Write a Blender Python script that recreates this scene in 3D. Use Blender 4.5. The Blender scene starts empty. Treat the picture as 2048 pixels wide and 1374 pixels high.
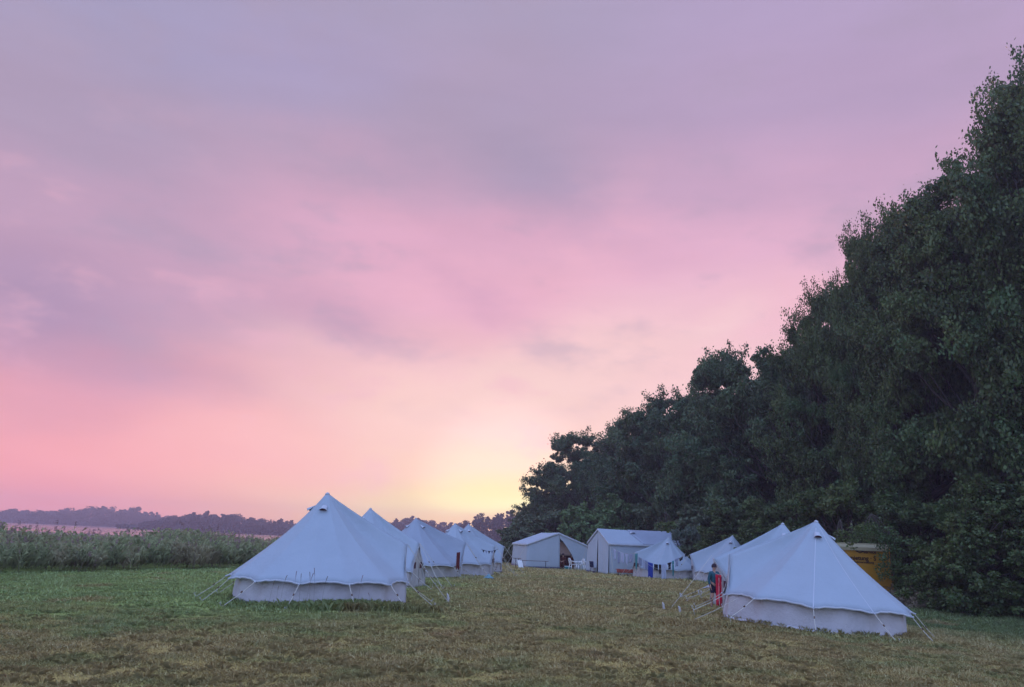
import bpy, bmesh, math, random
import numpy as np
from mathutils import Vector, Matrix
R_ = math.radians
random.seed(7); rng = np.random.default_rng(11)
SC = bpy.context.scene
COL = SC.collection

# ------------------------------------------------------------------ camera maths
FPX = 1540.0; ROLL = R_(2.35); PITCH = math.atan(394*math.cos(ROLL)/FPX); ZC = 1.7
Fv = Vector((0, math.cos(PITCH), math.sin(PITCH)))
R0 = Vector((1, 0, 0)); U0 = Vector((0, -math.sin(PITCH), math.cos(PITCH)))
Rv = math.cos(ROLL)*R0 + math.sin(ROLL)*U0
Uv = -math.sin(ROLL)*R0 + math.cos(ROLL)*U0
def ray(px, py):
    return (Fv*FPX + Rv*(px-1024) + Uv*(687-py)).normalized()
def P(px, py, Y):
    d = ray(px, py); t = Y/d.y
    return Vector((d.x*t, Y, ZC + d.z*t))
SHY = [-40, 0, 29, 41, 60, 90, 150, 400]
SHX = [-28, -26, -19.3, -15.2, -12, -10, -6, -2]
def gz(x, y):
    x = np.asarray(x, float); y = np.asarray(y, float)
    z = -0.008*np.clip(y, 0, 110)
    d = np.interp(y, SHY, SHX) - 15 - x            # metres beyond the back of the reeds
    t = np.clip((d+10)/22, 0, 1); t = t*t*(3-2*t)
    z = z*(1-t) + (-3.0)*t
    nr = np.clip((75-np.abs(x))/20, 0, 1)*np.clip((125-y)/20, 0, 1)
    z = z - .052*np.clip(x-6.8, 0, 7)*np.clip((40-y)/12, 0, 1)*(y > 0)
    return z + nr*.03*np.sin(x*.9+1.3*np.sin(y*.37))*np.sin(y*.55+.4)
def g(x, y): return float(gz(x, y))
def Gp(px, py, z=None):
    d = ray(px, py); p = Vector((0, 30, 0))
    zz = -0.3
    for _ in range(6):
        t = (zz-ZC)/d.z; p = Vector((d.x*t, d.y*t, zz)); zz = g(p.x, p.y)
    return p

# ------------------------------------------------------------------ helpers
def lin(c):
    return tuple(((v/255)/12.92 if v/255 <= .04045 else ((v/255+.055)/1.055)**2.4) for v in c)
def link(o): COL.objects.link(o); return o
def tag(o, label=None, cat=None, group=None, kind=None):
    if label: o['label'] = label
    if cat: o['category'] = cat
    if group: o['group'] = group
    if kind: o['kind'] = kind
    return o
def empty(name, loc, rz=0):
    o = bpy.data.objects.new(name, None); o.location = loc; o.rotation_euler = (0, 0, rz); o.empty_display_size = .3
    return link(o)
def mesh_np(name, V, F, mat=None, attr=None, smooth=False):
    V = np.asarray(V, np.float32).reshape(-1, 3); F = np.asarray(F, np.int32)
    n, k = F.shape
    me = bpy.data.meshes.new(name)
    me.vertices.add(len(V)); me.vertices.foreach_set('co', V.ravel())
    me.loops.add(n*k); me.loops.foreach_set('vertex_index', F.ravel())
    me.polygons.add(n); me.polygons.foreach_set('loop_start', np.arange(0, n*k, k, dtype=np.int32))
    try: me.polygons.foreach_set('loop_total', np.full(n, k, dtype=np.int32))
    except Exception: pass
    if smooth: me.polygons.foreach_set('use_smooth', np.ones(n, bool))
    if attr is not None:
        a = me.attributes.new('rnd', 'FLOAT', 'FACE'); a.data.foreach_set('value', np.asarray(attr, np.float32))
    me.update(calc_edges=True)
    if mat: me.materials.append(mat)
    return me
class MB:
    def __init__(s): s.v = []; s.f = []
    def add(s, vs, fs):
        b = len(s.v); s.v += [tuple(v) for v in vs]; s.f += [tuple(b+i for i in f) for f in fs]; return s
    def grid(s, fn, nu, nv):
        b = len(s.v)
        for j in range(nv+1):
            for i in range(nu+1): s.v.append(tuple(fn(i/nu, j/nv)))
        for j in range(nv):
            for i in range(nu):
                a = b+j*(nu+1)+i; s.f.append((a, a+1, a+nu+2, a+nu+1))
        return s
    def box(s, c, size, M=None):
        hx, hy, hz = [q/2 for q in size]; vs = []
        for z in (-hz, hz):
            for x, y in ((-hx, -hy), (hx, -hy), (hx, hy), (-hx, hy)):
                p = Vector((x, y, z))
                if M: p = M @ p
                vs.append(p+Vector(c))
        return s.add(vs, [(3, 2, 1, 0), (4, 5, 6, 7), (0, 1, 5, 4), (1, 2, 6, 5), (2, 3, 7, 6), (3, 0, 4, 7)])
    def tube(s, pts, rad, n=8, cap=True):
        pts = [Vector(p) for p in pts]; rad = rad if hasattr(rad, '__len__') else [rad]*len(pts)
        b = len(s.v); up = None
        for i, p in enumerate(pts):
            t = (pts[min(i+1, len(pts)-1)]-pts[max(i-1, 0)]).normalized()
            if up is None: up = t.orthogonal().normalized()
            up = (up-t*up.dot(t)).normalized(); sd = t.cross(up)
            for k in range(n):
                a = 2*math.pi*k/n; s.v.append(tuple(p+(up*math.cos(a)+sd*math.sin(a))*rad[i]))
        for i in range(len(pts)-1):
            for k in range(n):
                a = b+i*n+k; c = b+i*n+(k+1) % n; s.f.append((a, c, c+n, a+n))
        if cap:
            s.f.append(tuple(b+k for k in reversed(range(n)))); s.f.append(tuple(b+(len(pts)-1)*n+k for k in range(n)))
        return s
    def build(s, name, mat, parent=None, smooth=False, thick=None, subsurf=0, bevel=None):
        me = bpy.data.meshes.new(name); me.from_pydata(s.v, [], s.f); me.materials.append(mat)
        if smooth: me.polygons.foreach_set('use_smooth', [True]*len(me.polygons))
        o = bpy.data.objects.new(name, me); link(o)
        if parent: o.parent = parent
        if subsurf: m = o.modifiers.new('s', 'SUBSURF'); m.levels = m.render_levels = subsurf
        if thick: m = o.modifiers.new('t', 'SOLIDIFY'); m.thickness = thick; m.offset = 0
        if bevel: m = o.modifiers.new('b', 'BEVEL'); m.width = bevel; m.segments = 2
        return o
def kids(o): return [c for c in COL.objects if c.parent == o]
def copy_tree(o, parent=None):
    c = o.copy(); COL.objects.link(c); c.parent = parent
    for ch in kids(o): copy_tree(ch, c)
    return c

# ------------------------------------------------------------------ materials
class NT:
    def __init__(s, tree): s.t = tree; s.n = tree.nodes; s.l = tree.links
    def node(s, typ, ins=None, **kw):
        n = s.n.new(typ)
        for k, v in kw.items(): setattr(n, k, v)
        for k, v in (ins or {}).items():
            if isinstance(v, bpy.types.NodeSocket): s.l.new(v, n.inputs[k])
            else: n.inputs[k].default_value = v
        return n
    def math(s, op, a, b=0.0, c=None, clamp=False):
        ins = {0: a, 1: b}
        if c is not None: ins[2] = c
        return s.node('ShaderNodeMath', ins, operation=op, use_clamp=clamp).outputs[0]
    def smooth(s, v, a, b, lo=0.0, hi=1.0):
        return s.node('ShaderNodeMapRange', {'Value': v, 'From Min': a, 'From Max': b, 'To Min': lo, 'To Max': hi}, interpolation_type='SMOOTHSTEP').outputs[0]
    def mix(s, f, a, b):
        return s.node('ShaderNodeMix', {0: f, 6: a, 7: b}, data_type='RGBA').outputs[2]
    def noise(s, vec, scale, detail=3, rough=.55, out=0):
        return s.node('ShaderNodeTexNoise', {'Vector': vec, 'Scale': scale, 'Detail': detail, 'Roughness': rough}).outputs[out]
def c4(c): return (*c, 1) if len(c) == 3 else c
def newmat(name):
    m = bpy.data.materials.new(name); m.use_nodes = True; nt = NT(m.node_tree); b = m.node_tree.nodes['Principled BSDF']
    return m, nt, b
def plain(name, col, rough=.6, metal=0, var=.15, scale=6, bump=0, spec=.3):
    m, nt, b = newmat(name)
    pos = nt.node('ShaderNodeNewGeometry').outputs['Position']
    n = nt.noise(pos, scale, 4)
    nt.l.new(nt.mix(n, c4([v*(1-var) for v in col]), c4([min(1, v*(1+var)) for v in col])), b.inputs['Base Color'])
    b.inputs['Roughness'].default_value = rough; b.inputs['Metallic'].default_value = metal; b.inputs['Specular IOR Level'].default_value = spec
    if bump:
        bp = nt.node('ShaderNodeBump', {'Height': n, 'Strength': bump, 'Distance': .02}); nt.l.new(bp.outputs[0], b.inputs['Normal'])
    return m
def canvas_mat(name, col, stain=.06, crease=.5):
    m, nt, b = newmat(name)
    tc = nt.node('ShaderNodeTexCoord').outputs['Object']
    n1 = nt.noise(tc, 1.1, 5, .6); n2 = nt.noise(tc, 60, 2); n3 = nt.noise(tc, 3.2, 6, .65)
    base = nt.mix(nt.smooth(n1, .35, .75), c4(col), c4([v*(1-stain*2) for v in col]))
    weave = nt.mix(n2, base, c4([v*(1-stain*2.2) for v in col]))
    nt.l.new(weave, b.inputs['Base Color'])
    b.inputs['Roughness'].default_value = .9; b.inputs['Specular IOR Level'].default_value = .12
    b.inputs['Sheen Weight'].default_value = .15
    bp1 = nt.node('ShaderNodeBump', {'Height': n3, 'Strength': crease, 'Distance': .05})
    bp2 = nt.node('ShaderNodeBump', {'Height': n2, 'Strength': .15, 'Distance': .004, 'Normal': bp1.outputs[0]})
    nt.l.new(bp2.outputs[0], b.inputs['Normal'])
    tr = nt.node('ShaderNodeBsdfTranslucent', {'Color': c4([v*.8 for v in col]), 'Normal': bp2.outputs[0]})
    mx = nt.node('ShaderNodeMixShader', {0: .10, 1: b.outputs[0], 2: tr.outputs[0]})
    nt.l.new(mx.outputs[0], nt.n['Material Output'].inputs['Surface'])
    return m
def up_normal(nt, k):
    # fine blades share the mean normal of the sward they stand in
    gn = nt.node('ShaderNodeNewGeometry').outputs['Normal']
    v = nt.node('ShaderNodeVectorMath', {0: gn, 1: (0, 0, k)}, operation='ADD').outputs[0]
    return nt.node('ShaderNodeVectorMath', {0: v}, operation='NORMALIZE').outputs[0]
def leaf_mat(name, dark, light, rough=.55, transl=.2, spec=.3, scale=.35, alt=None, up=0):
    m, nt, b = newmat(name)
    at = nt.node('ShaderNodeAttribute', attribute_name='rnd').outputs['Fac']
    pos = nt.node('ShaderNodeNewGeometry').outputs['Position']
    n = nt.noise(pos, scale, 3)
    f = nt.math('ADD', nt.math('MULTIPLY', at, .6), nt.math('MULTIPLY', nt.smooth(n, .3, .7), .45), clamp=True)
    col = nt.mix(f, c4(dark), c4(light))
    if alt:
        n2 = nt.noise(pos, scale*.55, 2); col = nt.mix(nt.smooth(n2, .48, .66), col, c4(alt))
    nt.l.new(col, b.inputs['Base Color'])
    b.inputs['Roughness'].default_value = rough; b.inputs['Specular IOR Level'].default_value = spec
    if up: nt.l.new(up_normal(nt, up), b.inputs['Normal'])
    if transl:
        tr = nt.node('ShaderNodeBsdfTranslucent', {'Color': col})
        mx = nt.node('ShaderNodeMixShader', {0: transl, 1: b.outputs[0], 2: tr.outputs[0]})
        nt.l.new(mx.outputs[0], nt.n['Material Output'].inputs['Surface'])
    return m
def turf_color(nt):
    pos = nt.node('ShaderNodeNewGeometry').outputs['Position']
    sx = nt.node('ShaderNodeSeparateXYZ', {0: pos}); x, y = sx.outputs[0], sx.outputs[1]
    big = nt.noise(pos, .16, 3); mid = nt.noise(pos, .75, 4); fine = nt.noise(pos, 3.2, 4, .65)
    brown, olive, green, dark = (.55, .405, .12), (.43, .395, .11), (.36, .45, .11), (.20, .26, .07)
    col = nt.mix(nt.smooth(mid, .44, .72), c4(brown), c4(olive))
    # greener on the lake side, further out
    wx = nt.math('ADD', x, nt.math('MULTIPLY', nt.math('SUBTRACT', big, .5), 9))
    gl = nt.math('MULTIPLY', nt.smooth(wx, 0.5, -6.5), nt.smooth(nt.math('ADD', y, nt.math('MULTIPLY', nt.math('SUBTRACT', mid, .5), 8)), 12, 21))
    col = nt.mix(gl, col, nt.mix(nt.smooth(fine, .35, .75), c4(green), c4((.38, .52, .125))))
    patches = nt.math('MULTIPLY', nt.smooth(big, .52, .64), nt.smooth(fine, .35, .6, 0, .75))
    col = nt.mix(nt.math('MULTIPLY', patches, .8), col, c4((.27, .37, .10)))
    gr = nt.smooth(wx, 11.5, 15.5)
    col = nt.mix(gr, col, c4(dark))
    rb = nt.smooth(nt.noise(pos, .42, 2), .6, .72, 0, .55)
    col = nt.mix(rb, col, c4((.56, .33, .12)))
    return pos, fine, col
def grass_mat():
    m, nt, b = newmat('grass_blades')
    pos, fine, col = turf_color(nt)
    at = nt.node('ShaderNodeAttribute', attribute_name='rnd').outputs['Fac']
    hsv = nt.node('ShaderNodeHueSaturation', {'Color': col, 'Hue': nt.math('ADD', .485, nt.math('MULTIPLY', at, .03)), 'Value': nt.math('ADD', .62, nt.math('MULTIPLY', at, .95)), 'Saturation': nt.math('SUBTRACT', 1.05, nt.math('MULTIPLY', at, .35))})
    nt.l.new(up_normal(nt, 1.3), b.inputs['Normal']); nt.l.new(hsv.outputs[0], b.inputs['Base Color']); b.inputs['Roughness'].default_value = .6; b.inputs['Specular IOR Level'].default_value = .25
    tr = nt.node('ShaderNodeBsdfTranslucent', {'Color': hsv.outputs[0]})
    mx = nt.node('ShaderNodeMixShader', {0: .35, 1: b.outputs[0], 2: tr.outputs[0]})
    nt.l.new(mx.outputs[0], nt.n['Material Output'].inputs['Surface'])
    return m
def ground_mat():
    m, nt, b = newmat('meadow_soil')
    pos, fine, col = turf_color(nt)
    spk = nt.noise(pos, 24, 4, .7)
    col2 = nt.mix(nt.smooth(spk, .3, .7, 0, .6), col, c4((.24, .19, .08)))
    nt.l.new(col2, b.inputs['Base Color']); b.inputs['Roughness'].default_value = .95; b.inputs['Specular IOR Level'].default_value = .1
    bp = nt.node('ShaderNodeBump', {'Height': spk, 'Strength': .8, 'Distance': .04}); nt.l.new(bp.outputs[0], b.inputs['Normal'])
    return m

M = {}
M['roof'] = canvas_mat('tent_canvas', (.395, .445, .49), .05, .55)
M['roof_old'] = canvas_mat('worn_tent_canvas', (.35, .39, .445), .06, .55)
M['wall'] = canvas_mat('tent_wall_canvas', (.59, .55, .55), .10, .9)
M['hem'] = canvas_mat('tent_hem', (.52, .54, .58), .02, .2)
M['sheet'] = canvas_mat('marquee_sheet', (.43, .485, .54), .04, .6)
M['cream'] = canvas_mat('cream_flap', (.52, .48, .44), .12, .7)
M['dark'] = plain('dark_inside', (.018, .016, .022), .9)
M['mesh'] = plain('window_mesh', (.075, .03, .04), .8)
M['rope'] = plain('cream_rope', (.52, .48, .40), .8, var=.1)
M['peg'] = plain('pale_peg', (.44, .41, .37), .6, var=.1)
M['groundsheet'] = plain('blue_groundsheet', (.035, .045, .08), .5)
M['plastic'] = plain('white_plastic', (.78, .79, .80), .35, var=.04)
M['black'] = plain('black_metal', (.02, .02, .022), .5)
M['wood'] = plain('brown_wood', (.11, .055, .03), .7, var=.3)
M['redwood'] = plain('red_painted_wood', (.30, .055, .035), .6, var=.25)
M['teal'] = plain('teal_plastic', (.03, .20, .22), .4)
M['bark'] = plain('tree_bark', (.06, .048, .038), .95, var=.4, scale=5, bump=.8)
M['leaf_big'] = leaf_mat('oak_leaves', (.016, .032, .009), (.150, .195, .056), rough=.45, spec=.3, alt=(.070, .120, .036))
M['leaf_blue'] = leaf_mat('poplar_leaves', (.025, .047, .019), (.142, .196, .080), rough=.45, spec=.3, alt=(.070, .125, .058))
M['leaf_shrub'] = leaf_mat('bright_shrub_leaves', (.08, .13, .045), (.20, .28, .10))
M['leaf_olive'] = leaf_mat('olive_shrub_leaves', (.06, .085, .045), (.17, .20, .10))
M['leaf_pale'] = leaf_mat('pale_leaves', (.09, .12, .08), (.27, .32, .23))
M['dry'] = leaf_mat('dry_twigs', (.13, .10, .065), (.28, .22, .14), transl=.1)
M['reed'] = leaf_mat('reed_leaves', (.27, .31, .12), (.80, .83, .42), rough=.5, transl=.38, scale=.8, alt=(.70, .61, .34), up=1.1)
M['reedhead'] = leaf_mat('reed_seed_heads', (.16, .09, .09), (.36, .23, .21), transl=.1)
M['far'] = leaf_mat('far_wood_leaves', (.03, .034, .034), (.06, .065, .06), transl=0, scale=.02)
M['grass'] = grass_mat(); M['soil'] = ground_mat()
M['skin'] = plain('skin', (.42, .24, .17), .55, var=.08)
M['hair'] = plain('dark_hair', (.035, .018, .028), .7)
M['tealcloth'] = plain('teal_jacket', (.02, .085, .11), .85)
M['navycloth'] = plain('navy_shorts', (.012, .016, .045), .85)
M['redcloth'] = plain('red_towel', (.66, .022, .06), .85, var=.25, scale=9)
M['pinkhighlight'] = plain('pink_highlight', (.75, .12, .14), .85)
M['bluecloth'] = plain('royal_blue_towel', (.018, .045, .28), .85)
M['greycloth'] = plain('grey_cloth', (.24, .26, .36), .85, var=.2)
M['palecloth'] = plain('pale_blue_cloth', (.36, .39, .50), .85)
M['blackcloth'] = plain('black_cloth', (.010, .010, .018), .85)
M['maroon'] = plain('maroon_cloth', (.10, .018, .018), .85)
M['brownred'] = plain('rust_jumper', (.085, .022, .016), .85)

# ------------------------------------------------------------------ world: dusk sky
def build_world():
    w = bpy.data.worlds.new('World'); SC.world = w; w.use_nodes = True
    nt = NT(w.node_tree); bg = w.node_tree.nodes['Background']
    d = nt.node('ShaderNodeTexCoord').outputs['Generated']
    # soft warping of the direction gives the clouds their ragged edges
    st = nt.node('ShaderNodeMapping', {'Vector': d, 'Scale': (1, 1, 1.7)}).outputs[0]
    wn = nt.node('ShaderNodeTexNoise', {'Vector': st, 'Scale': 2.6, 'Detail': 5, 'Roughness': .52})
    off = nt.node('ShaderNodeVectorMath', {0: wn.outputs['Color'], 1: (.5, .5, .5)}, operation='SUBTRACT').outputs[0]
    off = nt.node('ShaderNodeVectorMath', {0: off, 'Scale': .26}, operation='SCALE').outputs[0]
    dw = nt.node('ShaderNodeVectorMath', {0: d, 1: off}, operation='ADD').outputs[0]
    dw = nt.node('ShaderNodeVectorMath', {0: dw}, operation='NORMALIZE').outputs[0]
    sp = nt.node('ShaderNodeSeparateXYZ', {0: dw}); sp0 = nt.node('ShaderNodeSeparateXYZ', {0: d})
    # the horizon bands are warped less
    z = nt.math('ADD', nt.math('MULTIPLY', sp.outputs[2], .45), nt.math('MULTIPLY', sp0.outputs[2], .55))
    az = nt.math('ARCTAN2', nt.math('ADD', nt.math('MULTIPLY', sp.outputs[0], .5), nt.math('MULTIPLY', sp0.outputs[0], .5)), sp0.outputs[1])
    el = nt.math('MULTIPLY', nt.math('ARCSINE', z), 180/math.pi)
    e = nt.math('DIVIDE', el, 60, clamp=True)
    def ramp(stops):
        n = nt.node('ShaderNodeValToRGB', {'Fac': e}); cr = n.color_ramp; cr.interpolation = 'EASE'
        while len(cr.elements) > 1: cr.elements.remove(cr.elements[-1])
        cr.elements[0].position = stops[0][0]/60; cr.elements[0].color = c4(lin(stops[0][1]))
        for p, c in stops[1:]:
            q = cr.elements.new(p/60); q.color = c4(lin(c))
        return n.outputs[0]
    L = ramp([(0, (250, 160, 166)), (3, (248, 162, 168)), (7, (238, 164, 174)), (11, (224, 162, 182)), (15, (196, 160, 188)), (20, (196, 164, 192)), (26, (178, 160, 188)), (32, (170, 162, 196)), (38, (168, 160, 192)), (60, (130, 135, 180))])
    C = ramp([(0, (255, 180, 140)), (1.2, (255, 214, 158)), (3.0, (255, 230, 178)), (6, (255, 218, 194)), (9, (255, 211, 202)), (13.5, (255, 207, 210)), (17.5, (244, 187, 206)), (22, (222, 173, 200)), (26, (194, 164, 192)), (31, (180, 162, 192)), (38, (175, 163, 193)), (60, (134, 136, 184))])
    Rr = ramp([(0, (255, 236, 190)), (6, (255, 224, 206)), (12, (255, 212, 216)), (17, (250, 198, 214)), (21, (234, 184, 211)), (25, (208, 171, 202)), (30, (188, 164, 198)), (38, (185, 166, 203)), (60, (140, 138, 190))])
    c = nt.mix(nt.smooth(az, R_(-30), R_(-4)), L, C)
    c = nt.mix(nt.smooth(az, R_(-1), R_(22)), c, Rr)
    def blob(px, py, rad, col, amt, stretch=1.0, tilt=0):
        # an elliptical patch of cloud or glow, in the sky's own directions
        nonlocal c
        v = ray(px, py)
        az0 = math.atan2(v.x, v.y); el0 = math.asin(v.z)
        da = nt.math('SUBTRACT', az, az0); de = nt.math('SUBTRACT', nt.math('MULTIPLY', el, math.pi/180), el0)
        ct, s_ = math.cos(tilt), math.sin(tilt)
        u = nt.math('ADD', nt.math('MULTIPLY', da, ct/stretch), nt.math('MULTIPLY', de, s_/stretch))
        q = nt.math('ADD', nt.math('MULTIPLY', da, -s_), nt.math('MULTIPLY', de, ct))
        r = nt.math('SQRT', nt.math('ADD', nt.math('MULTIPLY', u, u), nt.math('MULTIPLY', q, q)))
        f = nt.smooth(r, rad*1.35, 0.0, 0, amt)
        c = nt.mix(f, c, c4(lin(col)))
    k = 1/1590
    blob(850, 560, 170*k, (236, 180, 206), .75, 3.0, R_(-20))
    blob(330, 540, 120*k, (206, 166, 194), .7, 2.4, R_(-6))
    blob(60, 610, 110*k, (178, 152, 186), .8, 2.0, R_(-5))
    blob(1080, 350, 95*k, (172, 158, 188), .75, 2.4, R_(-28))
    blob(700, 640, 56*k, (206, 162, 192), .6, 3.6, R_(-14))
    blob(940, 590, 50*k, (214, 166, 196), .6, 2.2, R_(-30))
    blob(300, 740, 60*k, (204, 158, 184), .65, 4.5, R_(-3))
    blob(1340, 590, 90*k, (236, 184, 212), .6, 2.2, R_(5))
    blob(1430, 650, 40*k, (255, 214, 218), .7, 3.2, R_(25))
    blob(1250, 690, 110*k, (255, 214, 216), .6, 3.0, R_(18))
    blob(520, 860, 90*k, (255, 186, 190), .6, 3.0, R_(-6))
    blob(110, 790, 60*k, (226, 164, 184), .6, 3.0, 0)
    blob(900, 690, 50*k, (244, 190, 202), .55, 3.0, R_(-10))
    blob(1010, 1000, 30*k, (255, 250, 186), 1.0, 5.5, R_(-3))
    blob(380, 930, 80*k, (255, 180, 182), .6, 3.5, 0)
    blob(1040, 780, 105*k, (255, 219, 211), .7, 3.0, R_(8))
    blob(990, 972, 42*k, (255, 230, 168), .6, 3.2, 0)
    blob(860, 262, 80*k, (174, 158, 184), .5, 5.5, R_(-8))
    blob(600, 140, 110*k, (176, 164, 202), .6, 2.6, 0)
    # mottled mauve cloud, thinning out towards the horizon
    mo = nt.noise(nt.node('ShaderNodeMapping', {'Vector': d, 'Scale': (1, 1, 2.2), 'Location': (.3, .1, .7)}).outputs[0], 5.5, 5, .55)
    c = nt.mix(nt.math('MULTIPLY', nt.smooth(mo, .48, .70, 0, .5), nt.smooth(el, 6, 16)), c, c4(lin((178, 161, 188))))
    c = nt.mix(nt.math('MULTIPLY', nt.smooth(mo, .46, .30, 0, .4), nt.smooth(el, 30, 18)), c, c4(lin((246, 188, 208))))
    # fine wisps
    wv = nt.node('ShaderNodeMapping', {'Vector': d, 'Scale': (2.0, 2.0, 9.0)}).outputs[0]
    wis = nt.noise(wv, 3.2, 6, .6)
    gain = nt.math('MULTIPLY', nt.smooth(wis, .2, .8, .975, 1.025), nt.smooth(sp0.outputs[2], .26, .0, 1.0, 1.22))
    gv = ray(1015, 995); ga = nt.node('ShaderNodeVectorMath', {0: d, 1: tuple(gv)}, operation='DOT_PRODUCT').outputs['Value']
    gain = nt.math('MULTIPLY', gain, nt.smooth(ga, .990, 1.0, 1.0, 1.2))
    c = nt.node('ShaderNodeVectorMath', {0: c, 'Scale': gain}, operation='SCALE').outputs[0]
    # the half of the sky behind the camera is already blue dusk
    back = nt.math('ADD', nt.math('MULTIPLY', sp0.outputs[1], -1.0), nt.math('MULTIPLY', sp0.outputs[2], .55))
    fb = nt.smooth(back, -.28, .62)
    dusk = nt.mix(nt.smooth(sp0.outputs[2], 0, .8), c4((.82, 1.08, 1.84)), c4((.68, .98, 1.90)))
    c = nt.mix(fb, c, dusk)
    sky = nt.node('ShaderNodeTexSky', sky_type='NISHITA', sun_disc=False, sun_elevation=R_(1.5), sun_rotation=R_(-1.0))
    s2 = nt.node('ShaderNodeVectorMath', {0: sky.outputs[0], 'Scale': .06}, operation='SCALE').outputs[0]
    c = nt.mix(.04, c, s2)
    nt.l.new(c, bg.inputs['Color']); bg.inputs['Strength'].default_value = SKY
SKY = 1.0
build_world()

sun = bpy.data.lights.new('sun', 'SUN'); sun.energy = .9; sun.angle = R_(8); sun.color = (1, .62, .38)
so = bpy.data.objects.new('sun', sun); link(so); so.rotation_euler = (R_(90-2.5), 0, R_(180+1.0))

cam = bpy.data.cameras.new('camera'); co = bpy.data.objects.new('camera', cam); link(co)
cam.sensor_fit = 'HORIZONTAL'; cam.sensor_width = 36; cam.lens = 36*FPX/2048; cam.clip_start = .1; cam.clip_end = 9000
mw = Matrix((Rv, Uv, -Fv)).transposed().to_4x4(); mw.translation = (0, 0, ZC); co.matrix_world = mw
SC.camera = co

# ------------------------------------------------------------------ ground, water
def build_ground():
    xs = np.concatenate([np.linspace(-1040, -80, 25), np.arange(-76, 60, 1.0), np.linspace(62, 840, 25)])
    ys = np.concatenate([np.linspace(-45, -12, 6), np.arange(-10, 150, 1.0), np.linspace(152, 985, 40)])
    X, Y = np.meshgrid(xs, ys); Z = gz(X, Y)
    n, m = X.shape; idx = np.arange(n*m).reshape(n, m)
    F = np.stack([idx[:-1, :-1], idx[:-1, 1:], idx[1:, 1:], idx[1:, :-1]], -1).reshape(-1, 4)
    o = bpy.data.objects.new('ground', mesh_np('ground', np.stack([X, Y, Z], -1), F, M['soil'], smooth=True)); link(o)
    tag(o, kind='structure')
    m, nt, b = newmat('lake_water')
    pos = nt.node('ShaderNodeNewGeometry').outputs['Position']
    mp = nt.node('ShaderNodeMapping', {'Vector': pos, 'Scale': (.25, .8, 1)}).outputs[0]
    n1 = nt.noise(mp, .8, 5, .6)
    band = nt.noise(nt.node('ShaderNodeMapping', {'Vector': pos, 'Scale': (.004, .018, 1)}).outputs[0], 1, 3)
    b.inputs['Base Color'].default_value = (.05, .05, .06, 1); b.inputs['IOR'].default_value = 1.33
    nt.l.new(nt.smooth(band, .42, .6, .12, .38), b.inputs['Roughness'])
    bp = nt.node('ShaderNodeBump', {'Height': n1, 'Strength': nt.smooth(band, .42, .6, .05, .3), 'Distance': .25}); nt.l.new(bp.outputs[0], b.inputs['Normal'])
    W = MB().grid(lambda u, v: (-1040+1500*u, 20+962*v, -1.2), 12, 12).build('lake', m); tag(W, kind='structure')
    mud = plain('wet_mud', (.10, .07, .065), .35, var=.3, scale=.3)
    b2 = MB()
    for (px, py, hw, dp) in ((260, 1062, 200, 5), (470, 1069, 160, 4)):
        pass
    for (x0, y0, wx, wy) in ((-95, 215, 55, 5), (-58, 150, 30, 3.0), (-160, 330, 70, 7)):
        def f(u, v, x0=x0, y0=y0, wx=wx, wy=wy):
            a = u*2*math.pi; r = v
            return (x0+wx*r*math.cos(a), y0+wy*r*math.sin(a)*(1+.3*math.sin(3*a)), -1.22+.14*(1-r*r))
        b2.grid(f, 48, 5)
    mo = b2.build('mud_bank', mud, smooth=True); tag(mo, kind='structure')
build_ground()

# ------------------------------------------------------------------ far hills and woods
def quads(C, A, B):
    V = np.stack([C-A, C+B, C+A, C-B], 1).reshape(-1, 3)
    F = np.arange(len(V)).reshape(-1, 4)
    return V, F
def rand_dirs(n):
    v = rng.normal(size=(n, 3)); return v/np.linalg.norm(v, axis=1, keepdims=True)
def leaf_quads(C, size, outward=None, aspect=.62, upbias=.4):
    n = len(C); d = rand_dirs(n)
    if outward is not None:
        nrm = d*.8 + outward*.75 + np.array([0, 0, upbias])
    else: nrm = d + np.array([0, 0, upbias])
    nrm /= np.linalg.norm(nrm, axis=1, keepdims=True)
    t = np.cross(nrm, rand_dirs(n)); t /= np.linalg.norm(t, axis=1, keepdims=True)+1e-9
    bt = np.cross(nrm, t)
    s = (size*(.65+.7*rng.random(n)))[:, None] if np.isscalar(size) else (size*(.65+.7*rng.random(n)))[:, None]
    return quads(C, t*s*.5, bt*s*.5*aspect)
def blobs_leaves(cen, rad, per, size, flat=.8):
    """leaves in the outer part of many small clumps"""
    cen = np.repeat(cen, per, 0); rad = np.repeat(rad, per)
    d = rand_dirs(len(cen)); d[:, 2] = d[:, 2]*.9+.12
    r = rad*(.45+.6*rng.random(len(cen))**.6)
    C = cen+d*r[:, None]*np.array([1, 1, flat])
    return C, d
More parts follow.
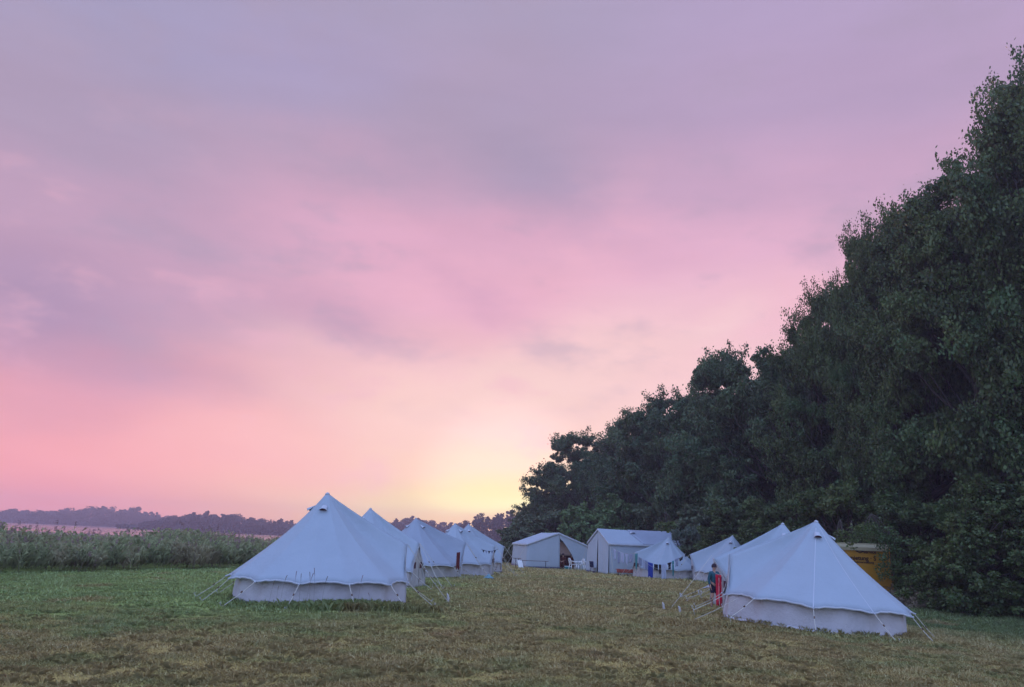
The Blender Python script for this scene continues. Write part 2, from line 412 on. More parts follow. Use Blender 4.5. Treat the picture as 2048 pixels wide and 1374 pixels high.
def far_wood():
    hillm = plain('far_hill_ground', (.05, .055, .035), .9, var=.3, scale=.02)
    prof = [  # (px, top py), distance
        ([(-260, 1014), (-120, 1010), (0, 1021), (50, 1023), (100, 1022), (115, 1018), (160, 1016), (215, 1014), (245, 1017), (290, 1021), (318, 1030), (345, 1036), (370, 1041), (520, 1050)], 900),
        ([(250, 1052), (300, 1043), (335, 1036), (380, 1025), (405, 1025), (440, 1031), (480, 1033), (510, 1037), (545, 1040), (575, 1043), (592, 1049), (612, 1034), (640, 1035), (700, 1040), (760, 1043), (775, 1042), (795, 1038), (815, 1036), (850, 1040), (880, 1046), (930, 1046)], 600),
        ([(910, 1060), (935, 1040), (952, 1029), (985, 1029), (1010, 1024), (1035, 1020), (1060, 1024), (1100, 1026), (1200, 1040), (1350, 1050)], 420)]
    Vs = []; Fs = []; base = 0; rn = []
    hb = MB()
    for pts, Y in prof:
        pxs = [p[0] for p in pts]; pys = [p[1] for p in pts]
        # low earth bank under the trees
        def f(u, v):
            px = pxs[0]+(pxs[-1]-pxs[0])*u
            top = P(px, np.interp(px, pxs, pys), Y).z*.35
            return ((px-1024)/1590*Y, Y+70*v+6*math.sin(px*.05), -1.35+(top+1.3)*math.sin(min(1, v*1.2)*math.pi/2))
        hb.grid(f, 60, 6)
        px = pxs[0]
        while px < pxs[-1]:
            wpx = random.choice((7, 11, 15, 20, 27))*random.uniform(.8, 1.2); t = P(px, np.interp(px, pxs, pys)+random.uniform(-3.5, 5), Y)
            hw = wpx*Y/1590*.62
            for row in range(3):
                yy = Y-6+row*9+random.uniform(-3, 3)
                top = t.z*(1-.12*(2-row)) if t.z > 0 else t.z
                ncl = 26; ang = rng.random(ncl)*6.28; tt = rng.random(ncl)**.7
                zz = -1.2+(top+1.2)*tt
                rr = hw*np.sqrt(np.clip(1-((tt-.45)/.6)**2, .05, 1))*(.3+.7*rng.random(ncl))
                cen = np.stack([t.x+rr*np.cos(ang)*1.1, yy+rr*np.sin(ang), zz], 1)
                C, d = blobs_leaves(cen, np.full(ncl, hw*.38), 34, 1, .75)
                V, F = leaf_quads(C, Y*.0021, d)
                Vs.append(V); Fs.append(F+base); base += len(V)
            px += wpx*.8
    V = np.concatenate(Vs); F = np.concatenate(Fs)
    o = bpy.data.objects.new('far_wood', mesh_np('far_wood', V, F, M['far'], rng.random(len(F)))); link(o)
    tag(o, 'hazy wooded shore across the lake', 'woods', kind='stuff')
    h = hb.build('far_hills', hillm, smooth=True); tag(h, kind='structure')
far_wood()

def tree_obj(name, label, cat, crown_me, trunk_me, loc, s, rz, group=None):
    e = empty(name, loc, rz); e.scale = s; tag(e, label, cat, group)
    for nm, me in (('crown', crown_me), ('trunk', trunk_me)):
        if me is None: continue
        o = bpy.data.objects.new(nm, me); link(o); o.parent = e
    return e
def limb_tree(H, Rr, base, nb, boughs, seed, tips=()):
    """trunk and limbs reaching towards the boughs"""
    rr = random.Random(seed); b = MB()
    pts = []; rad = []
    for i in range(9):
        t = i/8; pts.append((rr.uniform(-.15, .15)*t*3, rr.uniform(-.15, .15)*t*3, H*.86*t)); rad.append(max(.03, H*.020*(1-t)**.8))
    rad[0] *= 1.5; b.tube(pts, rad, 9)
    for c in boughs[:nb]:
        z0 = max(H*.08, c[2]*.62); k = z0/(H*.86)
        s = Vector((0, 0, z0)); e = Vector(c)
        m = s.lerp(e, .5)+Vector((rr.uniform(-.4, .4), rr.uniform(-.4, .4), -.25*abs(e.z-s.z)*.3))
        r0 = H*.020*(1-k)**.8*.5+.02
        b.tube([s, s.lerp(m, .5), m, m.lerp(e, .5), e], [r0, r0*.8, r0*.55, r0*.35, .012], 6)
    for p0, p1, p2 in tips: b.tube([p0, p1, p2], [.03, .018, .006], 4, cap=False)
    me = bpy.data.meshes.new('trunk'); me.from_pydata(b.v, [], b.f); me.materials.append(M['bark'])
    me.polygons.foreach_set('use_smooth', [True]*len(me.polygons))
    return me
def make_crown(seed, H, R, nb, ncl, per, leaf, mat, zbase=.06, shape='oak', twigs=30, rb=(.16, .27)):
    global rng
    old = rng; rng = np.random.default_rng(seed)
    t = rng.random(nb)**.85; z = H*(zbase+(1-zbase)*t*.96)
    if shape == 'oak': env = R*np.sqrt(np.clip(1-((t-.38)/.68)**2, .03, 1))
    elif shape == 'column': env = R*np.clip(1-(np.abs(t-.35)/.72)**2.2, .04, 1)
    else: env = R*np.sqrt(np.clip(1-(t/1.05)**2, .02, 1))
    ang = rng.random(nb)*2*math.pi
    lob = 1+.18*np.sin(3*ang+seed)+.12*np.sin(5*ang-z*.7)
    rr = env*lob*(.45+.55*rng.random(nb)**.5)
    bo = np.stack([rr*np.cos(ang), rr*np.sin(ang), z], 1)
    br = R*(rb[0]+(rb[1]-rb[0])*rng.random(nb))*(1-.35*t)
    # clumps on each bough
    bc = np.repeat(bo, ncl, 0); brr = np.repeat(br, ncl); d = rand_dirs(len(bc))
    cen = bc+d*(brr*(.55+.55*rng.random(len(bc))))[:, None]*np.array([1, 1, .7])
    cen[:, 2] = np.maximum(cen[:, 2], H*.012)
    cr = R*(.030+.040*rng.random(len(cen)))*(1.3 if H < 6 else 1)
    # leafy sprays that stick out of the outline
    if twigs:
        k = rng.integers(0, nb, twigs*3); o = bo[k]; out = o-np.array([0, 0, H*.3]); out /= np.linalg.norm(out, axis=1, keepdims=True)+1e-6
        out += rand_dirs(len(k))*.8; out[:, 2] = np.abs(out[:, 2])*.4+.02; out /= np.linalg.norm(out, axis=1, keepdims=True)
        L = R*(.08+.17*rng.random(len(k))**1.4)*(1.15 if H > 18 else 1)
        m = 130; f = rng.random((len(k), m))**.8; bend = rand_dirs(len(k))*.25
        base = (o+out*(br[k]*.8)[:, None])[:, None, :]; ln = (L*1.15)[:, None, None]
        pos = base+out[:, None, :]*ln*f[..., None]+bend[:, None, :]*ln*(f**2)[..., None]
        pos = pos+rng.normal(size=pos.shape)*(R*.046*(1.1-f*.45))[..., None]
        loose = pos.reshape(-1, 3); ld = np.repeat(out, m, 0)*.3+rand_dirs(len(loose))*.7
        tips = [(o[i]*.7, (base[i, 0]), base[i, 0]+(out[i]*ln[i, 0]*.9+bend[i]*ln[i, 0]*.8)) for i in range(0, len(k), 2)]
    else: loose = np.zeros((0, 3)); ld = loose; tips = []
    nbc = nb*ncl
    C1, d1 = blobs_leaves(cen, cr, per, 1, .75)
    C = np.concatenate([C1, loose]); dd = np.concatenate([d1, ld])
    V, F = leaf_quads(C, leaf, dd, .7, .35)
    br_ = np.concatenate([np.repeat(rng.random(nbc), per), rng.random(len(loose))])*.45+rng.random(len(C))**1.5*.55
    me = mesh_np('crown', V, F, mat, br_)
    tr = limb_tree(H, R, 0, min(nb, 26), bo.tolist(), seed, tips)
    rng = old
    return me, tr
T = {}
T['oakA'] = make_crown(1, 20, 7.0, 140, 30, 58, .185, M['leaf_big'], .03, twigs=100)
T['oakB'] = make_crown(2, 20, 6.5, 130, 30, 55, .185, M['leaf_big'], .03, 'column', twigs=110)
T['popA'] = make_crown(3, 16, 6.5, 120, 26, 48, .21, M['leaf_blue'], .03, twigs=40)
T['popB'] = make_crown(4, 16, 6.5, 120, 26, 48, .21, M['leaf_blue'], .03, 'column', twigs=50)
T['shrubA'] = make_crown(5, 4, 2.6, 50, 20, 55, .115, M['leaf_big'], .02, 'dome', twigs=20, rb=(.2, .32))
T['shrubB'] = make_crown(6, 4, 2.8, 45, 10, 50, .20, M['leaf_shrub'], .02, 'dome', twigs=20, rb=(.2, .32))
T['shrubC'] = make_crown(8, 4, 2.6, 45, 10, 50, .20, M['leaf_olive'], .02, 'dome', twigs=25, rb=(.2, .32))
T['shrubP'] = make_crown(9, 4, 2.2, 26, 7, 26, .17, M['leaf_pale'], .1, 'oak', twigs=26, rb=(.2, .34))
SHIFT = 26
def put_tree(kind, px, py, Y, sxy, label, cat='tree', name='broadleaf_tree', group='trees along the edge of the field', dx=0):
    top = P(px, py+(12 if kind[:3] == 'pop' else -8 if kind[:3] == 'oak' else 0), Y); x = top.x+dx; z0 = g(x, Y)
    H0 = 20 if kind[:3] == 'oak' else 16 if kind[:3] == 'pop' else 4
    s = (top.z-z0)/H0*(.95 if H0 > 5 else 1)
    c, t = T[kind]
    return tree_obj(name, label, cat, c, t, (x, Y, z0-.05), (sxy, sxy, s), random.uniform(0, 6.28), group)
trees = [
 ('oakA', 2270, -40, 36, .95, 'tallest dark broadleaf tree, rising past the right edge of the field'),
 ('oakB', 2065, 95, 41, .92, 'tall dark tree whose ragged crown tip stands above the yellow van'),
 ('oakA', 1905, 335, 45, .80, 'broad dark crown just down the slope from the tallest crown tip'),
 ('oakB', 1790, 400, 50, .66, 'dark tree with bare twigs at its pointed top, over the tent beside the van'),
 ('oakB', 1722, 435, 53, .42, 'slim dark tree with a loose leafy top standing out against the pink sky'),
 ('oakA', 1665, 560, 57, .60, 'dark tree with a low shoulder of leaves reaching towards the pale pink sky'),
 ('popA', 1545, 668, 64, .9, 'grey green tree whose flat top has small upright twigs'),
 ('popB', 1440, 680, 72, .85, 'grey green rounded tree rising behind the row of tents by the van'),
 ('popA', 1345, 765, 84, .95, 'grey green tree directly above the bell tent hung with washing'),
 ('popB', 1262, 805, 96, .85, 'tree with one small tuft on its crown, above the long ridge tent'),
 ('popA', 1180, 838, 106, 1.0, 'rounded tree above the gap between the two big ridge tents'),
 ('popB', 1128, 912, 118, .85, 'dark tree above the ridge tent with the open doorway'),
 ('popA', 1098, 965, 126, .62, 'last low tree of the wood, lit orange at its edge by the sunset'),
]
for k, px, py, Y, s, lb in trees: put_tree(k, px, py, Y, s, lb)
back = [('oakA', 2110, 120, 52, 1.0), ('oakB', 1960, 360, 57, 1.0), ('popA', 1840, 640, 60, 1.1),  ('popB', 1900, 420, 62, 1.2), ('popA', 1760, 520, 70, 1.2), ('popA', 1640, 660, 78, 1.1), ('popB', 1530, 730, 88, 1.1), ('popA', 1400, 790, 100, 1.1), ('popB', 1290, 860, 112, 1.0), ('popA', 1190, 900, 124, .8)]
for k, px, py, Y, s in back:
    put_tree(k, px, py, Y, s, 'dark tree of the second rank, filling the gaps in the edge of the wood', group='trees in the second rank of the wood')
shrubs = [
 ('shrubA', 1975, 1015, 33.5, 1.15, 'big dark bush coming down to the grass beyond the pegged tent by the van'),
 ('shrubA', 2090, 960, 33, 1.5, 'dark bush cut by the edge of the picture, with a bare stem at its foot'),
 ('shrubA', 1905, 1085, 35.5, .85, 'low dark bush between the van tail and the big bush'),
 ('shrubA', 1815, 1000, 45, 1.5, 'dark bush behind the tail of the yellow van'),
 ('shrubA', 1700, 975, 47, 1.5, 'pale tipped dark bush hanging over the roof of the yellow van'),
 ('shrubA', 1590, 1010, 52, 1.5, 'dark undergrowth bush behind the peak of the second tent from the van'),
 ('shrubA', 1500, 1010, 58, 1.6, 'dark undergrowth bush behind the tent with square windows'),
 ('shrubC', 1420, 1010, 66, 1.7, 'olive bush behind the bell tent hung with washing'),
 ('shrubC', 1330, 1015, 76, 1.9, 'olive bush over the far end of the long ridge tent'),
 ('shrubB', 1255, 1008, 84, 1.9, 'green bush behind the long ridge tent'),
 ('shrubB', 1185, 1018, 82, 1.5, 'brightest green bush, over the gap between the ridge tents'),
 ('shrubC', 1100, 1030, 90, 1.7, 'olive bush behind the ridge tent with the open doorway'),
 ('shrubC', 1070, 1035, 92, 1.3, 'grey green bush at the end of the wood beside the hazy hill'),
 ('shrubC', 1040, 1058, 88, 1.0, 'low thin bush between the last left tent and the open ridge tent'),
]
for k, px, py, Y, s, lb in shrubs: put_tree(k, px, py, Y, s, lb, 'bush', 'bush', 'bushes along the foot of the wood')
put_tree('shrubP', 1376, 1058, 61.5, .6, 'pale leaved sapling beside the far end of the long ridge tent', 'sapling', 'sapling', None)
# dry scrub by the van
def scrub():
    n = 900; b = MB()
    c = Vector((17.9, 35.6, 0))
    cen = np.stack([19.0+rng.normal(size=n)*1.5, 36.3+rng.normal(size=n)*.9, np.zeros(n)], 1)
    hz = .75*np.exp(-((cen[:, 0]-19)/1.8)**2)
    cen[:, 2] = gz(cen[:, 0], cen[:, 1])+rng.random(n)*hz
    C, d = blobs_leaves(cen, np.full(n, .14), 26, 1)
    V, F = leaf_quads(C, .11, d, .3, .2)
    o = bpy.data.objects.new('dry_brush', mesh_np('dry_brush', V, F, M['dry'], rng.random(len(F)))); link(o)
    tag(o, 'heap of dry brown brush in the grass past the tail of the van', 'brushwood')
scrub()

# ------------------------------------------------------------------ grass
def build_grass():
    Vs = []; Rn = []
    def band(y0, y1, dens, h, w, margin=3):
        area_n = int(dens*(y1-y0)*(.72*(y0+y1)+2*margin))
        y = y0+(y1-y0)*rng.random(area_n); half = .72*y+margin
        # sample uniformly over the wedge
        x = (rng.random(area_n)*2-1)*(.72*y1+margin); k = np.abs(x) < half; x = x[k]; y = y[k]
        d = np.interp(y, SHY, SHX)-x; k = d < .6; x, y = x[k], y[k]
        if not len(x): return
        n1 = np.sin(x*1.7+2*np.sin(y*.9))*np.sin(y*1.3+1.5*np.sin(x*.8)); n2 = np.sin(x*4.1+y*2.3)*np.sin(y*5.3-x*1.9)
        hh = h*(.55+.55*rng.random(len(x)))*(1+.35*n1+.3*n2)
        # tufts
        tuft = (np.sin(x*2.9+3*np.sin(y*1.7))*np.sin(y*3.3+2*np.sin(x*2.2))*np.sin(x*.7+y*.45) > .74); hh = np.where(tuft, hh*1.4, hh)
        side = x > 11.5; hh = np.where(side, hh*1.3, hh)
        a = rng.random(len(x))*2*math.pi; lean = .35+.9*rng.random(len(x))
        lean = np.where(tuft, lean*.6, lean)
        bx, by = np.cos(a), np.sin(a); z0 = gz(x, y)-.01
        ww = w*(.6+.8*rng.random(len(x)))
        p = np.stack([x, y, z0], 1); sd = np.stack([-by, bx, np.zeros_like(x)], 1)*ww[:, None]*.5
        mid = p+np.stack([bx*hh*lean*.45, by*hh*lean*.45, hh*.62], 1)
        tip = p+np.stack([bx*hh*lean*1.15, by*hh*lean*1.15, hh*.95/(.6+.5*lean)], 1)
        V = np.stack([p-sd, p+sd, mid+sd*.7, tip, mid-sd*.7], 1)
        Vs.append(V.reshape(-1, 3)); Rn.append(np.clip(rng.random(len(x))*.8+.2*(hh/h-.7), 0, 1))
    band(6.5, 12, 2000, .052, .010)
    band(12, 19, 1150, .058, .014)
    band(19, 30, 480, .075, .022, 4)
    band(30, 48, 170, .085, .035, 5)
    band(48, 100, 45, .10, .06, 5)
    # darker tufts standing out of the mown sward
    nt_ = 5200; ty = 7+rng.random(nt_)**1.3*40; tx = (rng.random(nt_)*2-1)*(.72*ty+2); kk = np.interp(ty, SHY, SHX)-tx < 0; tx, ty = tx[kk], ty[kk]
    nb_ = 22; rad = (.02+.05*rng.random(len(tx))); x = np.repeat(tx, nb_); y = np.repeat(ty, nb_); rr_ = np.repeat(rad, nb_)
    a = rng.random(len(x))*2*math.pi; q = rng.random(len(x))**.5; bx, by = np.cos(a), np.sin(a)
    x = x+bx*q*rr_; y = y+by*q*rr_; hh = (.04+.045*rng.random(len(x)))*np.repeat(.7+.7*rng.random(len(tx)), nb_)
    p = np.stack([x, y, gz(x, y)-.01], 1); sd = np.stack([-by, bx, 0*x], 1)*(.0018+.00022*y)[:, None]; lean = .2+q*.8
    mid = p+np.stack([bx*hh*lean*.4, by*hh*lean*.4, hh*.7], 1); tip = p+np.stack([bx*hh*lean*1.3, by*hh*lean*1.3, hh*(1.1-.45*q)], 1)
    Vs.append(np.stack([p-sd, p+sd, mid+sd*.7, tip, mid-sd*.7], 1).reshape(-1, 3)); Rn.append(.32+rng.random(len(x))*.45)
    V = np.concatenate(Vs); F = np.arange(len(V)).reshape(-1, 5); r = np.concatenate(Rn)
    o = bpy.data.objects.new('grass', mesh_np('grass', V, F, M['grass'], r)); link(o)
    tag(o, 'mown meadow grass, worn brown down the middle', 'grass', kind='stuff')
    # long uncut grass beside the nearest left tent
    Vs = []
    c0 = [(-3.6, 20.35, .9, .35, 2600, .26), (-4.7, 20.3, .9, .3, 1800, .20), (-2.6, 20.5, .6, .25, 900, .22), (-2.2, 20.6, .5, .2, 700, .20), (-5.6, 20.2, 1.0, .3, 1500, .16), (5.2, 20.0, 2.5, .6, 1600, .12)]
    for cx, cy, sx, sy, n, h in c0:
        x = cx+rng.normal(size=n)*sx*.6; y = cy+rng.normal(size=n)*sy
        hh = h*(.4+.8*rng.random(n)); a = rng.random(n)*6.28; lean = .2+.7*rng.random(n)
        bx, by = np.cos(a), np.sin(a); p = np.stack([x, y, gz(x, y)], 1); sd = np.stack([-by, bx, 0*x], 1)*.007
        mid = p+np.stack([bx*hh*lean*.35, by*hh*lean*.35, hh*.65], 1); tip = p+np.stack([bx*hh*lean, by*hh*lean, hh*(1-.3*lean)], 1)
        Vs.append(np.stack([p-sd, p+sd, mid+sd*.7, tip, mid-sd*.7], 1).reshape(-1, 3))
    V = np.concatenate(Vs); F = np.arange(len(V)).reshape(-1, 5)
    o = bpy.data.objects.new('long_grass', mesh_np('long_grass', V, F, M['grass'], rng.random(len(F))*.9)); link(o)
    tag(o, 'uncut tufts of longer dry grass at the foot of the big tent', 'grass', kind='stuff')
build_grass()
def seed_stalks():
    pts = [(566, 1150, .75), (592, 1142, .8), (604, 1147, .75), (618, 1146, .78), (625, 1144, .8), (634, 1136, .85), (648, 1152, .7), (720, 1150, .85), (543, 1160, .65), (743, 1186, .5), (556, 1172, .55)]
    e = None
    for i, (px, py, h) in enumerate(pts):
        Y = 20.0+random.uniform(-.2, .2); t = P(px, py, Y); z0 = g(t.x, Y); H = t.z-z0
        b = MB(); bend = random.uniform(-.1, .1)
        path = [(bend*k*k, 0, H*k) for k in (0, .3, .6, .85, 1)]
        b.tube(path, [.0028, .0028, .0024, .002, .0015], 4)
        b.tube([(bend*.8*.8, 0, H*.8), (bend*.9, .0, H*.92), (bend*1.15, .01, H*1.0), (bend*1.4, .01, H*.99)], [.003, .008, .007, .002], 5)
        o = b.build('grass_stalk', M['reedhead'] if i % 2 else M['dry'])
        me = o.data; a = me.attributes.new('rnd', 'FLOAT', 'FACE')
        o.location = (t.x, Y, z0)
        tag(o, 'thin seed stalk of grass standing up against the big tent wall', 'grass stalk', 'seed stalks before the big tent')
seed_stalks()

# ------------------------------------------------------------------ reeds
def build_reeds():
    n = 15000; y = 14+rng.random(n)**.9*90; depth = rng.random(n)**1.25*15
    x = np.interp(y, SHY, SHX)-depth+.5*np.sin(y*.8)+.35*np.sin(y*2.1)
    k = (x > -.72*y-6); x, y, depth = x[k], y[k], depth[k]; n = len(x)
    z0 = gz(x, y)
    H = (1.28+.22*np.sin(x*.5+y*.23)+.22*rng.normal(size=n))*np.clip(.72+depth*.12, 0, 1.05)
    H = np.clip(H-.0*depth, .4, 1.9)
    Vs = []; Rn = []
    nl = 12
    for j in range(nl):
        t = (.12+.85*(j+rng.random(n))/nl); a = rng.random(n)*2*math.pi
        L = (.34+.30*rng.random(n))*(1-.25*t); droop = .3+.9*rng.random(n); w = .013+.013*rng.random(n)
        dx, dy = np.cos(a), np.sin(a); b0 = np.stack([x+.05*dx, y+.05*dy, z0+H*t], 1)
        sd = np.stack([-dy, dx, 0*x], 1)*w[:, None]*.5
        up = 1.15-.35*t
        m = b0+np.stack([dx*L*.32, dy*L*.32, L*up*.6], 1)
        q = b0+np.stack([dx*L*.62, dy*L*.62, L*(up*.75-.22*droop)], 1)
        e = b0+np.stack([dx*L*.90, dy*L*.90, L*(up*.70-.55*droop)], 1)
        # two faces per leaf sharing the middle
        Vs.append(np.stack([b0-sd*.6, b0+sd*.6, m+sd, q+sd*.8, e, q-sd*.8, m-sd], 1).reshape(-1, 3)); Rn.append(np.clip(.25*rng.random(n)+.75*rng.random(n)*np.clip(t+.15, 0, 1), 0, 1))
    V = np.concatenate(Vs); F = np.arange(len(V)).reshape(-1, 7)
    V2 = V; r = np.concatenate(Rn)
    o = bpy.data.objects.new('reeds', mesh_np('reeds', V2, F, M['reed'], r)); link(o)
    tag(o, 'thick bed of green and straw coloured reeds along the lake side', 'reeds', kind='stuff')
    # stems and purple seed plumes
    Vs = []; k = rng.random(n) < .22; xs, ys, zs, hs = x[k], y[k], z0[k], H[k]; m = len(xs)
    hh = hs+.02+.50*rng.random(m)**1.8; a = rng.random(m)*6.28; ln = .32*rng.random(m)
    dx, dy = np.cos(a), np.sin(a)
    top = np.stack([xs+dx*ln, ys+dy*ln, zs+hh], 1); bot = np.stack([xs, ys, zs], 1)
    sd = np.stack([np.ones(m), 0*xs, 0*xs], 1)*.006
    Vs.append(np.stack([bot-sd, bot+sd, top+sd*.6, top-sd*.6], 1).reshape(-1, 3))
    for s in range(7):
        c = top-np.stack([0*xs, 0*xs, .03*s+0*xs], 1); an = a+rng.normal(size=m)*.7
        l = np.stack([np.cos(an)*.10+dx*.06, np.sin(an)*.10, -.035+.05*rng.random(m)], 1)
        sd2 = np.stack([0*xs, 0*xs, .012+0*xs], 1)
        Vs.append(np.stack([c-sd2, c+l*.6-sd2*1.2, c+l, c+sd2], 1).reshape(-1, 3))
    V = np.concatenate(Vs); F = np.arange(len(V)).reshape(-1, 4)
    o = bpy.data.objects.new('reed_plumes', mesh_np('reed_plumes', V, F, M['reedhead'], rng.random(len(F)))); link(o)
    tag(o, 'purple brown seed plumes on thin stems above the reeds', 'reed plumes', kind='stuff')
build_reeds()

# ------------------------------------------------------------------ bell tents
TENTS = []
def bell_tent(label, px, py, Y, door_deg, Rw=2.5, wall_h=.62, tip_h=1.72, tip_r=2.45, mat='roof', door='closed', windows=True, N=13, tilt=0, slack=.014, H=None, group='white bell tents pitched around the field', seed=0, vents=(65, 185, 300), awn=0, pegs=True, dx=0, lean=0, cr=None):
    rr = random.Random(seed*13+5)
    ap = P(px, py, Y); TM = Matrix.Rotation(R_(tilt), 3, 'Y')
    x0 = ap.x-lean-math.sin(R_(tilt))*2.8; z0 = g(x0, Y); H = (ap.z-z0)/math.cos(R_(tilt))
    e = empty('bell_tent', (x0, Y, z0), R_(door_deg)); e.rotation_euler = (TM @ Matrix.Rotation(R_(door_deg), 3, 'Z')).to_euler(); tag(e, label, 'bell tent', group)
    TENTS.append((x0, Y, Rw, R_(door_deg)))
    rm = M[mat]
    AX, AY = lean*math.cos(R_(door_deg)), -lean*math.sin(R_(door_deg))
    dc = 19; angs = [dc+(360-2*dc)*i/(N-1) for i in range(N)]
    Re = Rw+.30
    eave = [Vector((Re*math.cos(R_(a)), Re*math.sin(R_(a)), wall_h+rr.uniform(-.03, .03))) for a in angs]
    for c_ in (eave[0], eave[-1]): c_.x *= .93; c_.y *= .93
    apex = Vector((AX, AY, H)); sag = .10+rr.uniform(0, .05)
    def panel(A, B, u, v):
        base = A.lerp(B, u); base.z += .055*math.sin(math.pi*u)**.8*v*v
        pull = .05*math.sin(math.pi*u)*v*v; base = base*(1-pull*.6)+Vector((0, 0, base.z*pull*.6))
        top = Vector((AX+.045*math.cos(math.atan2(base.y, base.x)), AY+.045*math.sin(math.atan2(base.y, base.x)), H))
        p = top.lerp(base, v)
        s = math.sin(math.pi*v**.85)
        rad = Vector((base.x, base.y, 0)).normalized()
        p.z -= sag*s*.7; p -= rad*(sag*s*.6)
        # slack between the seams
        p -= rad*(slack*math.sin(math.pi*u)*s*(1+.4*math.sin(7*u+seed)))
        ed = min(u, 1-u); p.z += .022*v**7*math.sin(38*ed)*math.exp(-ed*7)
        p.z += .008*math.sin(23*u+9*v+seed)*v*v*math.sin(math.pi*u)
        return p
    b = MB()
    for i in range(N-1):
        b.grid(lambda u, v: panel(eave[i], eave[i+1], u, v), 10, 16)
    tip = Vector((tip_r, 0, tip_h))
    for s_, C in ((1, eave[0]), (-1, eave[-1])):
        def f(u, v):
            # from the apex down to the line between the door tip and the eave corner
            base = tip.lerp(C, u); base.z -= .10*math.sin(math.pi*u); base.x -= .05*math.sin(math.pi*u)
            a = math.atan2(base.y, base.x)
            top = Vector((AX+.045*math.cos(a), AY+.045*math.sin(a), H)); p = top.lerp(base, v); s = math.sin(math.pi*v**.85)
            p.z -= s*(.05+(sag*.7-.05)*u+ .05*math.sin(math.pi*u)); p.x -= s*(sag*.6)*u*math.cos(a); p.y -= s*sag*.6*u*math.sin(a)+s_*.05*math.sin(math.pi*u)*s
            return p
        b.grid(f if s_ < 0 else (lambda u, v, f=f: f(1-u, v)), 12, 16)
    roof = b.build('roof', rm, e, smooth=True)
    bm = bmesh.new(); bm.from_mesh(roof.data); bmesh.ops.remove_doubles(bm, verts=bm.verts, dist=.006); bmesh.ops.recalc_face_normals(bm, faces=bm.faces); bm.to_mesh(roof.data); bm.free()
    md = roof.modifiers.new('t', 'SOLIDIFY'); md.thickness = .006; md.offset = 0
    if seed == 6:
        for A in eave[2:9]:
            sm = MB(); pts = [panel(A, A, 0, k/14)+Vector((0, 0, .005)) for k in range(1, 15)]; sd = Vector((-A.y, A.x, 0)).normalized()*.012
            for k in range(len(pts)-1): sm.add([pts[k]-sd, pts[k]+sd, pts[k+1]+sd, pts[k+1]-sd], [(0, 1, 2, 3)])
            so_ = sm.build('seam', M['hem'], roof)
            bm = bmesh.new(); bm.from_mesh(so_.data); bmesh.ops.remove_doubles(bm, verts=bm.verts, dist=.001); bm.to_mesh(so_.data); bm.free()

    # hem band hanging from the eave and along the door edges
    h = MB()
    for i in range(N-1):
        h.grid(lambda u, v: panel(eave[i], eave[i+1], u, 1)*1.004+Vector((0, 0, -.05*v+.012)), 10, 1)
    for C in (eave[0], eave[-1]):
        def f(u, v):
            base = tip.lerp(C, u); base.z -= .10*math.sin(math.pi*u); base.x -= .05*math.sin(math.pi*u)
            return base+Vector((.012-.0*v, 0, 0))+(Vector((-.0, -C.y, -.25)).normalized()*.07*v)
        h.grid(f, 12, 1)
    h.build('hem', M['hem'], roof, smooth=True, thick=.008)
    cap = MB().tube([(AX, AY, H-.02), (AX, AY, H+.02), (AX, AY, H+.05)], [.07, .06, .012], 10).build('peak_cap', M['hem'], roof, smooth=True)
    # walls, with folds
    w = MB(); a0, a1 = dc, 360-dc
    def wf(u, v):
        a = R_(a0+(a1-a0)*u); k = u*(N-1); fr = k-math.floor(k)
        r = Rw*math.cos(math.pi/(N)*.5)/max(.9, math.cos((fr-.5)*2*math.pi/N*.9))
        zz = (wall_h+.04)*(1-v)
        r += .035*math.sin(k*5.3+seed)*math.sin(v*3)+.02*math.sin(k*13+seed*2+v*2)+.05*v*v
        if v > .93: r += .02
        return (r*math.cos(a), r*math.sin(a), zz if v < .999 else -.04)
    w.grid(wf, (N-1)*9, 8)
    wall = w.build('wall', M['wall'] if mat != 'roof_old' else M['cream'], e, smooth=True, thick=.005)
    # skirt strip at the ground
    sk = MB().grid(lambda u, v: (lambda a: ((Rw+.09+.10*v)*math.cos(a), (Rw+.09+.10*v)*math.sin(a), .07-.05*v+.01*math.sin(u*90)))(R_(a0+(a1-a0)*u)), 90, 1)
    sk.build('mud_flap', M['groundsheet'] if seed % 2 else M['wall'], wall, smooth=True)
    # door: two canvas leaves below the A shaped gable
    xb = Rw*math.cos(R_(dc))+.02; yb = Rw*math.sin(R_(dc))+.06
    tp = Vector((tip_r-.07, 0, tip_h-.05))
    for s_ in (1, -1):
        if door == 'open_near' and s_ == -1: continue
        if door == 'open_far' and s_ == 1: continue
        d = MB()
        def f(u, v):
            top = tp.lerp(Vector((xb+.16, s_*yb*.55, wall_h+.55)), u) if u < .5 else tp.lerp(Vector((xb, s_*yb, wall_h)), u)
            top = tp.lerp(Vector((xb+.02, s_*yb, wall_h)), u)
            bot = Vector((xb+.10*(1-u), s_*(.02+(yb-.02)*u), 0))
            p = top.lerp(bot, v); p.x += .03*math.sin(u*14+seed)*v+.02*math.sin(v*6+u*4); return p
        d.grid(f, 14, 12); dn = d.build('door_flap', M['cream'] if seed in (1, 2) else M['wall'], e, smooth=True, thick=.005)
        if windows:
            wd = MB(); c = tp.lerp(Vector((xb, s_*yb, wall_h)), .38)+Vector((.035, 0, -.42))
            wd.box(c, (.02, .22, .24)); wd.build('window', M['mesh'], dn)
    if door.startswith('open'):
        s_ = -1 if door == 'open_near' else 1
        MB().tube([(xb-.02, s_*yb*.98, .03), (xb+.02, s_*yb*.95, .8), (tp.x-.05, s_*.35, 1.2)], [.05, .06, .04], 8).build('rolled_flap', M['cream'], e, smooth=True)
    pole = MB().tube([(0, 0, 0), (AX, AY, H-.02)], .018, 8).build('centre_pole', M['wood'], e)
